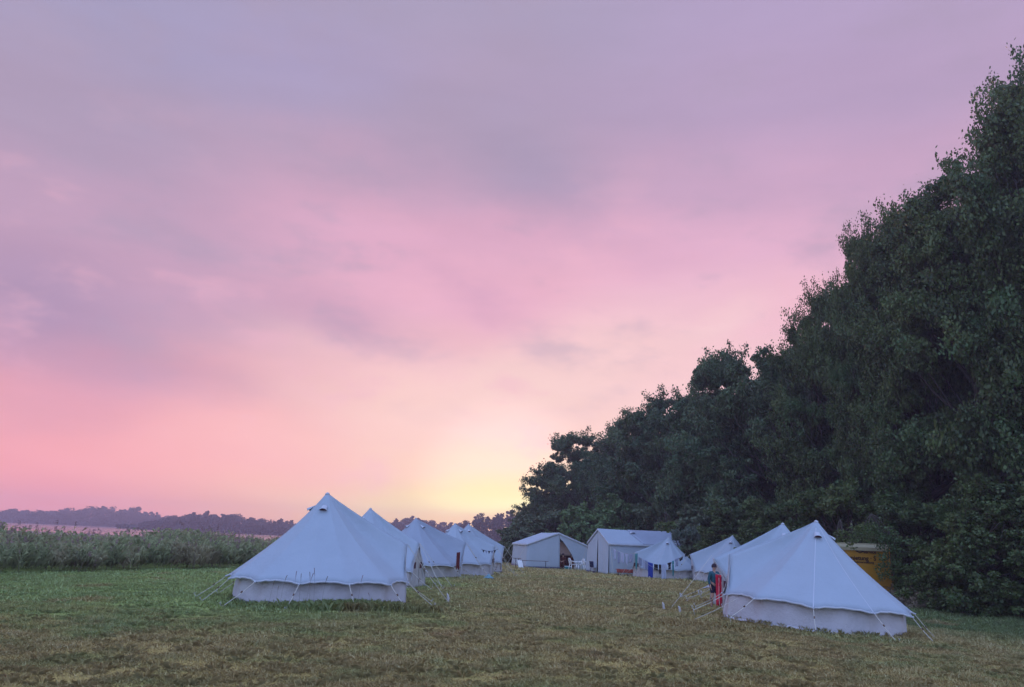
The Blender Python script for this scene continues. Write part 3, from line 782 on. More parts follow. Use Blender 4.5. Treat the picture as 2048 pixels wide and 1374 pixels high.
    fp = MB().tube([(xb+.05, -yb*.96, 0), tuple(tp+Vector((0, 0, -.02))), (xb+.05, yb*.96, 0)], .014, 6).build('door_pole', M['hem'], e)
    # vents
    for va in vents:
        a = R_(va); dr = Vector((math.cos(a), math.sin(a), 0)); sd = Vector((-dr.y, dr.x, 0))
        k = .17; c = Vector((AX, AY, H)).lerp(Vector((Re*dr.x, Re*dr.y, wall_h)), k); c.z -= sag*.35; c -= dr*sag*.25
        v = MB()
        def vf(u, q):
            th = math.pi*u; o = sd*(math.cos(th)*.112*(1-.5*q)); upn = Vector((dr.x*.55, dr.y*.55, .8)).normalized()
            return c+o+upn*(math.sin(th)*.09*(1-q)+.004)+(dr*.11+Vector((0, 0, -.06)))*(1-q)+Vector((-dr.x*.12, -dr.y*.12, .12))*q
        v.grid(vf, 12, 4); vo = v.build('vent', M['hem'], e, smooth=True, thick=.008)
        vm = MB(); vs = [c+sd*(math.cos(math.pi*j/8)*.10)+Vector((dr.x*.55, dr.y*.55, .8)).normalized()*(math.sin(math.pi*j/8)*.078+.006)+(dr*.075+Vector((0, 0, -.045))) for j in range(9)]
        vm.add(vs, [tuple(range(9))]); vm.build('vent_mesh', M['mesh'], vo)
    # guy ropes and pegs
    def guy(A, B, peg=True):
        A, B = Vector(A), Vector(B); t = (B-A); sd = Vector((-t.y, t.x, 0)).normalized()
        r = MB().tube([A, A.lerp(B, .5)+Vector((0, 0, -.025)), B],   .009 if Y < 26 else .008, 5); ro = r.build('guy_rope', M['rope'], e)
        q = A.lerp(B, .42); MB().box(q, (.026, .026, .055), t.to_track_quat('Z', 'Y').to_matrix()).build('slider', M['wood'], ro)
        if peg:
            dr = Vector((t.x, t.y, 0)).normalized(); hgt = rr.uniform(.05, .13)
            MB().tube([B-Vector((0, 0, .12))-dr*.05, B+Vector((0, 0, hgt*.4)), B+dr*.05+Vector((0, 0, hgt)), B+dr*.01+Vector((0, 0, hgt+.03))], [.005, .010, .011, .005], 6).build('peg', M['peg'], e)
    for i, A in enumerate(eave):
        L = .62+rr.uniform(-.12, .40); n = Vector((A.x, A.y, 0)).normalized(); n = Matrix.Rotation(rr.uniform(-.12, .12), 3, 'Z') @ n
        B = Vector((A.x, A.y, 0))+n*L
        wB = Matrix.Rotation(R_(door_deg), 3, 'Z') @ B; B.z = g(x0+wB.x, Y+wB.y)-z0+.02
        guy(A, B)
        ep = MB().tube([A+n*-.05+Vector((0, 0, -.01)), A+n*.06+Vector((0, 0, -.02))], .02, 6).build('rope_loop', M['hem'], roof)
    for s_ in (() if seed in (6, 7) else (1,) if seed in (1, 9) else (1, -1)):
        B = Vector((tip_r+1.35, s_*.6, .02)); guy(tip, B)
    return e
bell_tent('biggest white bell tent on the reed side, its low wall fringed with long grass', 655, 988, 23.1, 9, seed=1, vents=(262, 170, 20), mat='roof', door='closed', Rw=2.36, tip_r=2.3, tip_h=1.64, lean=-.14)
bell_tent('second white bell tent on the reed side, its peak just showing over the biggest tent', 741, 1018, 33.0, -16, seed=2, vents=(250, 140), tip_r=2.3, Rw=2.4)
bell_tent('greyer bell tent with a sagging ridge and a dark red slit at its door', 832, 1037, 43.5, 8, seed=3, mat='roof_old', tip_r=2.85, vents=(205, 320), Rw=2.6, tip_h=1.85, windows=False)
bell_tent('bell tent with dark bunting along its eave, fourth from the biggest one', 910, 1048, 49.3, -6, seed=4, vents=(215, 330), tip_r=2.6)
bell_tent('last bell tent of the reed side row, nearest the open ridge tent', 937, 1049, 56.0, 0, seed=5, vents=(280,), tip_r=2.6)
R1 = bell_tent('large bell tent with a tight peak, pegged in front of the yellow van', 1632, 1043, 22.9, 167, seed=6, vents=(90, 199, 347), tip_r=2.25, Rw=2.38, lean=.17, tilt=3.2, N=11, slack=.03)
R2 = bell_tent('bell tent behind the one by the van, a child and red towels at its door', 1565, 1048, 29.6, 199, seed=7, vents=(60, 190), tip_r=2.9, lean=.1, tilt=1.5)
bell_tent('bell tent with two small square windows, between the van side tents and the washing', 1465, 1072, 54.5, 172, seed=8, vents=(70,), tip_r=2.7, lean=.2)
bell_tent('bell tent hung with washing, pitched before the long ridge tent', 1337, 1075, 57.5, 192, seed=9, vents=(60, 170), tip_r=2.4, Rw=2.35, mat='roof', lean=.15, N=11, slack=.04)

def extra_rope(tent, p0, p1):
    bpy.context.view_layer.update(); mi = tent.matrix_world.inverted(); a, b_ = mi @ p0, mi @ p1
    MB().tube([a, a.lerp(b_, .5)-Vector((0, 0, .03)), b_], .0065, 5).build('guy_rope', M['rope'], tent)
extra_rope(R2, P(1424, 1110, 28.5), Gp(1340, 1218)); extra_rope(R2, P(1436, 1164, 27.6), Gp(1368, 1204)); extra_rope(R1, P(1474, 1197, 22), Gp(1386, 1240))
def base_grass():
    Vs = []
    for cx, cy, r, da in TENTS:
        if cy > 36: continue
        n = 5200; a = rng.random(n)*2*math.pi; q = r+.05+np.abs(rng.normal(size=n))*.10+.05*np.sin(a*7)
        keep = np.cos(a-da) < .93; a, q = a[keep], q[keep]; n = len(a)
        x, y = cx+q*np.cos(a), cy+q*np.sin(a); clump = .6+.6*(np.sin(a*11+cx)*np.sin(a*23) > -.1)
        hh = (.05+.10*rng.random(n)**1.5)*clump; t = rng.random(n)*6.28; lean = .2+.6*rng.random(n); bx, by = np.cos(t), np.sin(t)
        p = np.stack([x, y, gz(x, y)-.01], 1); sd = np.stack([-by, bx, 0*x], 1)*.006
        mid = p+np.stack([bx*hh*lean*.4, by*hh*lean*.4, hh*.65], 1); tip = p+np.stack([bx*hh*lean, by*hh*lean, hh], 1)
        Vs.append(np.stack([p-sd, p+sd, mid+sd*.7, tip, mid-sd*.7], 1).reshape(-1, 3))
    V = np.concatenate(Vs); F = np.arange(len(V)).reshape(-1, 5)
    o = bpy.data.objects.new('long_grass', mesh_np('long_grass', V, F, M['grass'], rng.random(len(F))*.7)); link(o)
    tag(o, 'uncut grass fringing the foot of the nearest tents', 'grass', kind='stuff')
base_grass()
# ------------------------------------------------------------------ ridge tents (marquees)
def ridge_tent(label, front_left, front_right, L, he, hr, opening, seed):
    fl = P(*front_left); fr2 = P(*front_right); wd = fr2-fl; wd.z = 0; W = wd.length; wd.normalize(); dd = Vector((-wd.y, wd.x, 0))
    rz = math.atan2(wd.y, wd.x); z0 = g(fl.x+wd.x*W/2, fl.y+dd.y*L/2)
    e = empty('ridge_tent', (fl.x, fl.y, z0), rz); tag(e, label, 'ridge tent', 'large ridge tents at the end of the field')
    ov = .10
    b = MB()
    def rf(side):
        def f(u, v):
            y = -ov+(L+2*ov)*u; ex = -ov if side < 0 else W+ov; x = W/2+(ex-W/2)*v
            z = hr+(he-.04-hr)*v-.09*math.sin(math.pi*v)*math.sin(math.pi*(u*2 % 1))-.03*math.sin(math.pi*u)
            return (x, y, z)
        return f
    b.grid(rf(-1), 16, 8); b.grid(lambda u, v: rf(1)(1-u, v), 16, 8)
    roof = b.build('roof', M['sheet'], e, smooth=False, thick=.006)
    val = MB()
    for x in (-ov, W+ov): val.grid(lambda u, v, x=x: (x, -ov+(L+2*ov)*u, he-.04-.16*v+.012*math.sin(u*60)*v), 40, 2)
    for y in (-ov, L+ov):
        val.grid(lambda u, v, y=y: (-ov+(W+2*ov)*u, y, (hr+(he-.04-hr)*abs(2*u-1))-.15*v), 40, 2)
    val.build('valance', M['hem'], roof, smooth=True, thick=.006)
    def fold(k, amp=.05): return amp*math.sin(k*2.1+seed)*.6+amp*.5*math.sin(k*5.7+seed*2)
    w = MB()
    for x in (0, W): w.grid(lambda u, v, x=x: (x+fold(u*L*1.6)*v+(.10 if x else -.10)*v, L*u, he*(1-v)-.02*v), int(L*6), 8)
    w.grid(lambda u, v: (W*u, L, (hr-.03+(he-hr)*abs(2*u-1))*(1-v)), 20, 6)
    w.build('side_wall', M['sheet'], e, smooth=True, thick=.005)
    o0, o1, otop = opening
    def topz(x): return hr-.04+(he-hr)*min(1, abs(2*x/W-1))
    gl = MB().grid(lambda u, v: (lambda x: (x-.13*v*(1-u), fold(x*2.2, .04)*v-.02-.10*v, topz(x)*(1-v)))(o0*u), 16, 10)
    gl.build('front_curtain', M['sheet'], e, smooth=True, thick=.005)
    def fr(u, v):
        z1 = topz(o0+(W-o0)*u)
        x = o0+(W-o0)*u; shift = (o1-o0)*(1-u)*(max(0, v-.16)/.84)**.75
        if v > .62: shift *= 1-.12*(v-.62)/.38
        return (x+shift*(1-u)+.13*v*u, fold(x*2.4, .05)*v-.03-.10*v, z1*(1-v))
    MB().grid(fr, 18, 14).build('front_curtain', M['sheet'], e, smooth=True, thick=.005)
    sk = MB()
    sk.grid(lambda u, v: (-.14-.08*v, L*u, .13-.12*v), 20, 1); sk.grid(lambda u, v: (o0*u, -.15-.08*v, .13-.12*v), 10, 1)
    sk.build('ground_flap', M['groundsheet'], e, smooth=True)
    fr_ = MB()
    for x in (.06, W-.06):
        for y in (.06, L/2, L-.06): fr_.tube([(x, y, 0), (x, y, he-.08)], .022, 6)
    fr_.tube([(W/2, .05, hr-.12), (W/2, L-.05, hr-.12)], .022, 6)
    fr_.build('pole_frame', M['hem'], e)
    def guy(A, B):
        r = MB().tube([A, B], .011, 5).build('guy_rope', M['rope'], e)
        MB().tube([(B[0], B[1], -.1), (B[0], B[1], .16)], [.01, .02], 6).build('peg', M['peg'], e)
    for y in (0, L/2, L):
        guy((-ov, y, he-.05), (-1.3, y-.2, 0)); guy((W+ov, y, he-.05), (W+1.3, y-.2, 0))
    return e, rz, z0, fl
m1 = ridge_tent('wide open ridge tent with people sitting in its dark doorway', (1054, 1131, 71.0), (1176, 1140, 72.0), 6.8, 2.1, 3.15, (2.95, 4.75, 2.2), 3)
m2 = ridge_tent('long ridge tent with draped entrance, washing hung along its side', (1176, 1143, 64.6), (1218, 1145, 60.6), 6.2, 2.35, 3.4, (2.0, 2.35, 2.2), 5)

e2 = m2[0]
def m2roof(u, v):
    L2, W2, h1, h2 = 6.2, M2W, 3.4, 2.31
    uu = .40+.60*u+.06*v*(1-u); x = W2/2+(W2/2+.1)*v
    return (x+.01, -.1+(L2+.15)*uu, h1+(h2-h1)*v-.09*math.sin(math.pi*v)*math.sin(math.pi*(uu*2 % 1))-.03*math.sin(math.pi*uu)+.035)
M2W = (P(1218, 1145, 60.6)-P(1176, 1143, 64.6)); M2W.z = 0; M2W = M2W.length
M['sheet2'] = canvas_mat('older_sheet', (.36, .395, .47), .06, .7)
MB().grid(m2roof, 14, 10).build('roof_patch', M['sheet2'], e2, smooth=True, thick=.008)
vq = Vector(m2roof(0, .18)); MB().grid(lambda u, v: (vq.x+.28*v, vq.y-.05+.45*u, vq.z+.10*math.sin(math.pi*u)*(.4+.6*v)+.03-.10*v), 10, 4).build('vent', M['hem'], e2, smooth=True, thick=.01)
# inner curtain; its warm colour paints in light through the back roof
def loc(m, x, y, z):
    e, rz, z0, fl = m; c, s = math.cos(rz), math.sin(rz)
    return Vector((fl.x+x*c-y*s, fl.y+x*s+y*c, z0+z))
M['warm'] = plain('roof_glow_lining', (.50, .34, .28), .9)
li = MB().grid(lambda u, v: tuple(loc(m1, 2.4+3.0*u, .55+.05*math.sin(u*20), 2.35-1.2*v)), 20, 6).build('roof_glow_curtain', M['warm'], None, smooth=True, thick=.01)
tag(li, 'pinkish inner curtain coloured like light through the back roof, above the sitters', 'curtain')
li2 = MB().grid(lambda u, v: tuple(loc(m1, 2.3+3.1*u, 1.1+.05*math.sin(u*20), 1.3-1.3*v)), 20, 6).build('dark_tarpaulin', M['maroon'], None, smooth=True, thick=.01)
tag(li2, 'dark maroon sheet behind the sitters in the open ridge tent', 'sheet')

# ------------------------------------------------------------------ people
def skin_obj(name, verts, edges, radii, mat, parent, sub=2, root=0):
    me = bpy.data.meshes.new(name); me.from_pydata([tuple(v) for v in verts], edges, []); me.materials.append(mat)
    o = bpy.data.objects.new(name, me); link(o); o.parent = parent
    m = o.modifiers.new('skin', 'SKIN'); m.use_smooth_shade = True
    if not me.skin_vertices: me.skin_vertices.new(name='')
    for i, r in enumerate(radii):
        me.skin_vertices[0].data[i].radius = (r, r) if not hasattr(r, '__len__') else r
    me.skin_vertices[0].data[root].use_root = True
    s = o.modifiers.new('sub', 'SUBSURF'); s.levels = s.render_levels = sub
    return o
def person(label, loc_, rz, h, J, cloth, group=None):
    """J: joints in metres for a 1.7 m figure, scaled to h. cloth: dict of materials"""
    e = empty('person', loc_, rz); k = h/1.7; e.scale = (k, k, k); tag(e, label, 'person', group)
    V = []; E = []; Rr = []
    def chain(names, start=None):
        prev = start
        for (p, r) in names:
            V.append(p); Rr.append(r); i = len(V)-1
            if prev is not None: E.append((prev, i))
            prev = i
        return prev
    pel = chain([(J['pelvis'], .125)])
    wa = chain([(J['waist'], .115), (J['chest'], .14), (J['neckb'], .07), (J['neck'], .055)], pel)
    ci = pel+2
    hd = chain([(J['head'], .085), (J['crown'], .075)], wa)
    hands = []
    for s in ('l', 'r'):
        sh = chain([(J['sh'+s], .062), (J['el'+s], .043), (J['wr'+s], .028), (J['ha'+s], (.022, .036))], ci)
        hip = chain([(J['hip'+s], .095), (J['kn'+s], .06), (J['an'+s], .038), (J['to'+s], .035)], pel)
        w, hnd = Vector(J['wr'+s]), Vector(J['ha'+s]); d = (hnd-w).normalized(); sd = d.orthogonal().normalized(); hands.append((hnd, d, sd))
        for q, (o_, L) in enumerate(((-.028, .075), (-.010, .09), (.010, .085), (.026, .065))):
            b = hnd+sd*o_+d*.02; m_ = b+d*L*.5+sd.cross(d)*.006; t = m_+d*L*.35+sd.cross(d)*.02
            i = len(V); V.extend([b, m_, t]); Rr.extend([.010, .009, .007]); E.extend([(sh, i), (i, i+1), (i+1, i+2)])
        b = w.lerp(hnd, .5)-sd*.035; i = len(V); V.extend([b, b+d*.04-sd*.02]); Rr.extend([.011, .009]); E.extend([(sh-1, i), (i, i+1)])
    body = skin_obj('body', V, E, Rr, M['skin'], e)
    H = Vector(J['head']); C = Vector(J['crown']); up = (C-H).normalized(); fw = Vector(J.get('face', (0, -1, 0)))
    # face and hair
    f = MB(); f.tube([H+fw*.085-up*.005, H+fw*.11-up*.02], [.012, .014], 6)
    sdv = fw.cross(up)
    for q in (1, -1): f.tube([H+sdv*q*.082, H+sdv*q*.095], [.022, .016], 6)
    f.build('nose_and_ears', M['skin'], e)
    ey = MB()
    for q in (1, -1): ey.tube([H+fw*.078+up*.02+sdv*q*.03, H+fw*.088+up*.02+sdv*q*.03], .009, 6)
    ey.tube([H+fw*.080-up*.045-sdv*.025, H+fw*.084-up*.047, H+fw*.080-up*.045+sdv*.025], .006, 5)
    ey.build('eyes_and_mouth', M['hair'], e)
    hm = MB()
    def hf(u, v):
        a = 2*math.pi*u; th = v*math.pi*.62; back = -math.cos(a)
        r = .112+.012*math.sin(a*5)*v
        p = up*(math.cos(th)*r*1.08)+(fw*math.cos(a)+sdv*math.sin(a))*(math.sin(th)*r)
        if math.cos(a) > .3 and v > .62: p = p*.85
        return H+up*.045+p
    hm.grid(hf, 20, 8); hm.build('hair', cloth.get('hair', M['hair']), e, smooth=True)
    def part(nm, keys, rad, mat, extra=()):
        vs = [J[a] if isinstance(a, str) else a for a in keys]
        return skin_obj(nm, vs, [tuple(x) for x in extra], rad, mat, e)
    Pv = lambda a: Vector(J[a])
    top = part('jacket', [Pv('pelvis')+Vector((0, 0, -.02)), 'waist', 'chest', Pv('neckb')-Vector((0, 0, .03)), 'shl', 'ell', Pv('ell').lerp(Pv('wrl'), .85), 'shr', 'elr', Pv('elr').lerp(Pv('wrr'), .85)],
               [.145, .135, .158, .085, .078, .058, .045, .078, .058, .045], cloth['top'], [(0, 1), (1, 2), (2, 3), (2, 4), (4, 5), (5, 6), (2, 7), (7, 8), (8, 9)])
    f_ = cloth.get('leg', .45)
    part('shorts' if f_ < .9 else 'trousers', [Pv('pelvis')+Vector((0, 0, .03)), 'hipl', Pv('hipl').lerp(Pv('knl'), min(1, f_*2)), 'hipr', Pv('hipr').lerp(Pv('knr'), min(1, f_*2))] +
         ([Pv('knl').lerp(Pv('anl'), .9), Pv('knr').lerp(Pv('anr'), .9)] if f_ >= .9 else []),
         [.142, .112, .078 if f_ >= .9 else .095, .112, .078 if f_ >= .9 else .095]+([.055, .055] if f_ >= .9 else []), cloth['bottom'],
         [(0, 1), (1, 2), (0, 3), (3, 4)]+([(2, 5), (4, 6)] if f_ >= .9 else []))
    for s in ('l', 'r'):
        a, t = Pv('an'+s), Pv('to'+s)
        MB().tube([a+(a-t)*.25+Vector((0, 0, -.035)), a+Vector((0, 0, -.03)), a.lerp(t, .6)+Vector((0, 0, -.005)), t+(t-a)*.35], [.035, .05, .045, .022], 8).build('shoe', M['black'], e, smooth=True)
    return e
STAND = dict(pelvis=(0, 0, .90), waist=(0, .01, 1.05), chest=(0, .01, 1.24), neckb=(0, .01, 1.40), neck=(0, 0, 1.46), head=(.01, -.015, 1.56), crown=(.01, -.01, 1.64),
    shl=(.17, 0, 1.35), ell=(.36, .03, 1.12), wrl=(.20, -.10, .97), hal=(.14, -.13, .94), shr=(-.17, 0, 1.35), elr=(-.24, .02, 1.08), wrr=(-.23, -.08, .85), har=(-.22, -.10, .77),
    hipl=(.09, 0, .84), knl=(.11, -.03, .48), anl=(.10, .02, .09), tol=(.12, -.13, .04), hipr=(-.09, 0, .84), knr=(-.12, -.04, .48), anr=(-.14, .02, .09), tor=(-.16, -.13, .04))
SIT = dict(pelvis=(0, 0, .50), waist=(0, -.02, .66), chest=(0, -.07, .86), neckb=(0, -.10, 1.02), neck=(0, -.12, 1.07), head=(0, -.15, 1.18), crown=(0, -.15, 1.26),
    shl=(.18, -.08, .96), ell=(.26, -.24, .74), wrl=(.12, -.42, .68), hal=(.06, -.46, .67), shr=(-.18, -.08, .96), elr=(-.27, -.22, .74), wrr=(-.14, -.42, .66), har=(-.07, -.47, .65),
    hipl=(.10, -.05, .50), knl=(.14, -.44, .50), anl=(.13, -.42, .09), tol=(.14, -.57, .04), hipr=(-.10, -.05, .50), knr=(-.15, -.44, .50), anr=(-.14, -.38, .09), tor=(-.16, -.53, .04))
cpos = Gp(1430, 1203)
yk = 27.5; cx = P(1428, 1150, yk).x; cz = g(cx, yk)
ch = P(1428, 1128, yk).z-cz
person('child in teal jacket and dark shorts standing at a tent door, hand on hip', (cx, yk, cz), R_(18), ch, STAND, dict(top=M['tealcloth'], bottom=M['navycloth'], hair=M['hair'], leg=.42))
for (lx, ly, rz, lb, mt) in ((3.35, .15, -.5, 'person in a rust coloured jumper sitting at the closed side of the tent doorway', M['brownred']), (4.05, .25, .5, 'person in dark maroon sitting nearer the plastic chairs in the tent doorway', M['maroon'])):
    p = loc(m1, lx, ly, 0); person(lb, p, m1[1]+rz, 1.72, SIT, dict(top=mt, bottom=M['brownred'], leg=1.0), None)
    q = MB(); q.box((0, 0, .37), (.42, .40, .04)); s = q.build('stool', M['wood']); s.location = p; s.rotation_euler = (0, 0, m1[1]+rz)
    for a, c in ((-.17, -.15), (.17, -.15), (-.17, .15), (.17, .15)):
        MB().tube([(a, c, 0), (a*.8, c*.8, .36)], .018, 6).build('leg', M['wood'], s)
    tag(s, 'wooden stool under the sitter in the '+('rust jumper' if mt is M['brownred'] else 'maroon top'), 'stool', 'stools in the open tent')

# ------------------------------------------------------------------ plastic chairs
def plastic_chair(loc_, rz, label):
    e = empty('plastic_chair', loc_, rz); tag(e, label, 'chair', 'white plastic garden chairs')
    MB().grid(lambda u, v: (-.22+.44*u, -.21+.42*v, .42+.02*(2*u-1)**2-.015*math.sin(v*3)), 8, 8).build('seat', M['plastic'], e, smooth=True, thick=.015)
    bk = MB()
    for i in range(5):
        x = -.15+.075*i; bk.grid(lambda u, v, x=x: (x*(1+.15*v)+(u-.5)*.035, .21+.12*v, .46+(.40-.5*x*x)*v), 1, 8)
    bk.tube([(-.21, .21, .43), (-.23, .28, .70), (-.17, .33, .84), (0, .345, .875), (.17, .33, .84), (.23, .28, .70), (.21, .21, .43)], .020, 8)
    bk.build('backrest', M['plastic'], e, smooth=True, thick=.008)
    for s in (1, -1):
        MB().tube([(s*.235, -.20, .42), (s*.26, -.20, .60), (s*.27, -.12, .65), (s*.265, .12, .66), (s*.235, .28, .68)], [.022, .022, .028, .028, .022], 8).build('armrest', M['plastic'], e, smooth=True)
        MB().tube([(s*.22, -.19, .42), (s*.25, -.23, 0)], [.030, .022], 8).build('leg', M['plastic'], e, smooth=True)
        MB().tube([(s*.20, .20, .42), (s*.23, .27, 0)], [.030, .022], 8).build('leg', M['plastic'], e, smooth=True)
    return e
for (px, py, rz, lb) in ((1146, 1140, 1.9, 'white plastic garden chair closest to the sitting people'), (1158, 1141, -1.2, 'middle one of three white plastic chairs, between two others'), (1172, 1142, 1.7, 'white plastic garden chair nearest the draped entrance of the long tent')):
    q = P(px, py, 68.5); plastic_chair((q.x, 68.5-.4*(px-1146)/10, g(q.x, 68)), rz, lb).scale = (1.12,)*3
# bench in front of the open tent
def bench(loc_, rz, label, L=2.2, h=.5, mat='wood', cat='bench', name='bench'):
    e = empty(name, loc_, rz); tag(e, label, cat)
    MB().box((0, 0, h), (L, .27, .035)).build('plank', M[mat], e, bevel=.006)
    for s in (-1, 1):
        b = MB(); x = s*(L/2-.22)
        b.tube([(x, -.12, 0), (x, -.10, h-.02)], .014, 6); b.tube([(x, .12, 0), (x, .10, h-.02)], .014, 6); b.tube([(x, -.11, .25), (x, .11, .25)], .012, 6)
        b.build('leg_frame', M['black'], e)
    return e
q = P(1068, 1128, 69.3); bench((q.x, 69.3, g(q.x, 69.3)), .12, 'long narrow dark bench in front of the open ridge tent', 2.5, .62)
q = P(1034, 1128, 68.5)
t = bench((q.x, 68.5, g(q.x, 68.5)), .05, 'small dark folding table with a white cloth against it', .7, .78, 'wood', 'table', 'folding_table')
cl = MB().grid(lambda u, v: (.42*u+.15*v, -.05-.10*v+.02*math.sin(u*9), .62-.6*v), 8, 8).build('white_cloth', M['plastic'], None, smooth=True, thick=.012)
cl.location = (q.x, 68.3, g(q.x, 68.3)); tag(cl, 'white cloth hanging down from the small dark table', 'cloth')
# teal tub
q = loc(m1, 3.6, -.6, 0)
tb = MB().tube([(0, 0, 0), (0, 0, .26)], [.26, .34], 16, cap=False); tb.tube([(0, 0, .02), (0, 0, .03)], .25, 16)
tb = tb.build('washing_tub', M['teal'], None, smooth=True, thick=.01); tb.location = q; tag(tb, 'teal plastic tub on the ground before the tent doorway', 'tub')
tr = MB().tube([(.345*math.cos(a*math.pi/12), .345*math.sin(a*math.pi/12), .265) for a in range(25)], .016, 6).build('rim', M['plastic'], tb)
# folded dark chair at the long tent's entrance
q = P(1187, 1145, 63.3); e = empty('camping_chair', (q.x, 62.9, g(q.x, 62.9)), .15); tag(e, 'black folding camping chair before the draped entrance', 'camping chair')
MB().grid(lambda u, v: (-.27+.54*u, -.22+.44*v, .40-.04*math.sin(math.pi*u)), 6, 6).build('seat', M['black'], e, smooth=True, thick=.01)
MB().grid(lambda u, v: (-.27+.54*u, .24+.16*v, .40+.45*v), 6, 4).build('backrest', M['navycloth'], e, smooth=True, thick=.01)
for s in (-1, 1):
    MB().tube([(s*.28, -.24, 0), (s*.28, .22, .42), (s*.28, .40, .88)], .014, 6).build('side_frame', M['black'], e)
    MB().tube([(s*.27, .26, 0), (s*.27, -.22, .42), (s*.27, -.24, .60), (s*.27, .30, .60)], .014, 6).build('leg', M['black'], e)

# red bench with blanket and shoes below
q = P(1250, 1143, 60.5); bz = g(q.x, 58.5)
e = bench((q.x-.1, 58.6, bz), -.08, 'low bench covered by a rust red blanket beside the long ridge tent', 1.75, .42, 'redwood')
MB().grid(lambda u, v: (-.80+1.3*u, -.17+.02*math.sin(u*30), .45-.26*v+.01*math.sin(u*17)), 24, 4).build('blanket', M['redwood'], e, smooth=True, thick=.012)
shoe = MB().tube([(0, .12, .05), (0, .04, .06), (0, -.06, .045), (0, -.15, .03)], [.035, .05, .045, .025], 8).build('shoe', M['black'], None, smooth=True)
for i in range(7):
    s = shoe if i == 0 else shoe.copy()
    if i: COL.objects.link(s)
    s.location = (q.x-.85+.24*i, 58.25+.08*(i % 2), bz+.0); s.rotation_euler = (0, 0, random.uniform(-.5, .5))
    tag(s, 'dark shoe in the row on the grass under the red bench', 'shoe', 'shoes under the red bench')
cr = MB(); cr.box((0, 0, .16), (.55, .36, .30)); cr = cr.build('crate', M['maroon'], None, bevel=.02); cr.location = (q.x+.95, 58.6, bz); cr.rotation_euler = (0, 0, .2)
tag(cr, 'dark red crate at the end of the low red bench', 'crate')
MB().box((0, 0, .33), (.5, .31, .03)).build('lid', M['redwood'], cr)

# ------------------------------------------------------------------ washing lines
def cloth_piece(name, label, cat, a, b_, drop, mat, group=None, shape='sheet', wav=.03):
    a, b_ = Vector(a), Vector(b_); w = (b_-a); L = w.length; d = w.normalized(); nrm = Vector((-d.y, d.x, 0)).normalized()
    m = MB(); seed = random.random()*9
    def f(u, v):
        s = 1.0; x = u
        if shape == 'shirt':
            s = 1.0 if v < .3 else .62; x = .5+(u-.5)*s
        elif shape == 'trousers': x = .5+(u-.5)*(.95-.2*v)
        elif shape == 'gather': x = .5+(u-.5)*(1-.35*v)
        p = a+w*x; p.z -= drop*v*(1+.06*math.sin(u*8+seed))
        return p+nrm*(wav*math.sin(u*11+seed)*v+wav*.5*math.sin(u*23+seed*2))
    m.grid(f, 14, 10)
    o = m.build(name, M[mat], None, smooth=True, thick=.008); tag(o, label, cat, group); return o
def line(a, b_, label, sag=.12, n=12):
    a, b_ = Vector(a), Vector(b_)
    o = MB().tube([a.lerp(b_, k/n)-Vector((0, 0, sag*math.sin(math.pi*k/n))) for k in range(n+1)], .007, 5).build('washing_line', M['rope']); tag(o, label, 'washing line'); return o
def on(a, b_, t, sag=.12): return Vector(a).lerp(Vector(b_), t)-Vector((0, 0, sag*math.sin(math.pi*t)))
# along the long ridge tent
A = P(1222, 1094, 60.2); B = P(1278, 1106, 55.6); line(A, B, 'washing line from the long ridge tent to the bell tent hung with washing', .25)
items = [('shirt', 'palecloth', .10, .20, .75, 'pale shirt on the line, closest to the ridge tent corner'), ('trousers', 'greycloth', .26, .33, .85, 'narrow grey leggings on the line beside the pale shirt'), ('sheet', 'palecloth', .37, .47, .70, 'short pale towel on the line, in its middle'),
         ('shirt', 'palecloth', .52, .64, .80, 'loose pale blouse on the line past the middle'), ('sheet', 'greycloth', .68, .77, .6, 'small grey towel on the line'), ('gather', 'teal', .86, .96, 1.1, 'teal towel hanging long at the bell tent end of the line')]
for sh, mt, t0, t1, dr, lb in items: cloth_piece('hanging_'+('towel' if sh in ('sheet', 'gather') else 'clothing'), lb, 'laundry', on(A, B, t0, .25), on(A, B, t1, .25), dr, mt, 'laundry on the long tent line', sh)
# at the small bell tent
Yq = 54.3
S = lambda px, py, Y=Yq: P(px, py, Y)
line(S(1276, 1112), S(1372, 1106, 53.6), 'washing line across the door side of the bell tent hung with washing', .95)
cloth_piece('hanging_towel', 'first pale grey cloth, at the door tip end of the bell tent line', 'laundry', S(1277, 1113.5), S(1284, 1116.5), .5, 'greycloth', None, 'sheet', .03)
cloth_piece('hanging_towel', 'second pale cloth on the bell tent line, slightly longer', 'laundry', S(1285, 1117), S(1290, 1119.5), .62, 'palecloth', None, 'sheet', .03)
cloth_piece('hanging_towel', 'grey cloth right beside the royal blue towel', 'laundry', S(1290.5, 1120), S(1295.5, 1123), .6, 'greycloth', None, 'sheet', .03)
cloth_piece('hanging_towel', 'royal blue towel hanging before the bell tent hung with washing', 'laundry', S(1296, 1124), S(1306, 1127), .95, 'bluecloth', None, 'sheet', .02)
cloth_piece('hanging_clothing', 'dark top with a light patch next to the royal blue towel', 'laundry', S(1308, 1128), S(1316, 1129), .38, 'blackcloth', None, 'sheet', .02)
cloth_piece('hanging_clothing', 'long dark purple garment on the bell tent line', 'laundry', S(1317.5, 1129), S(1322.5, 1129), .62, 'blackcloth', None, 'gather', .02)
cloth_piece('hanging_towel', 'white towel hanging to the ground from the bell tent line', 'laundry', S(1323, 1128), S(1332, 1127), 1.0, 'palecloth', None, 'sheet', .03)
cloth_piece('hanging_clothing', 'pair of dark socks and a top next to the white towel', 'laundry', S(1335, 1126), S(1343, 1124), .45, 'blackcloth', None, 'shirt', .02)
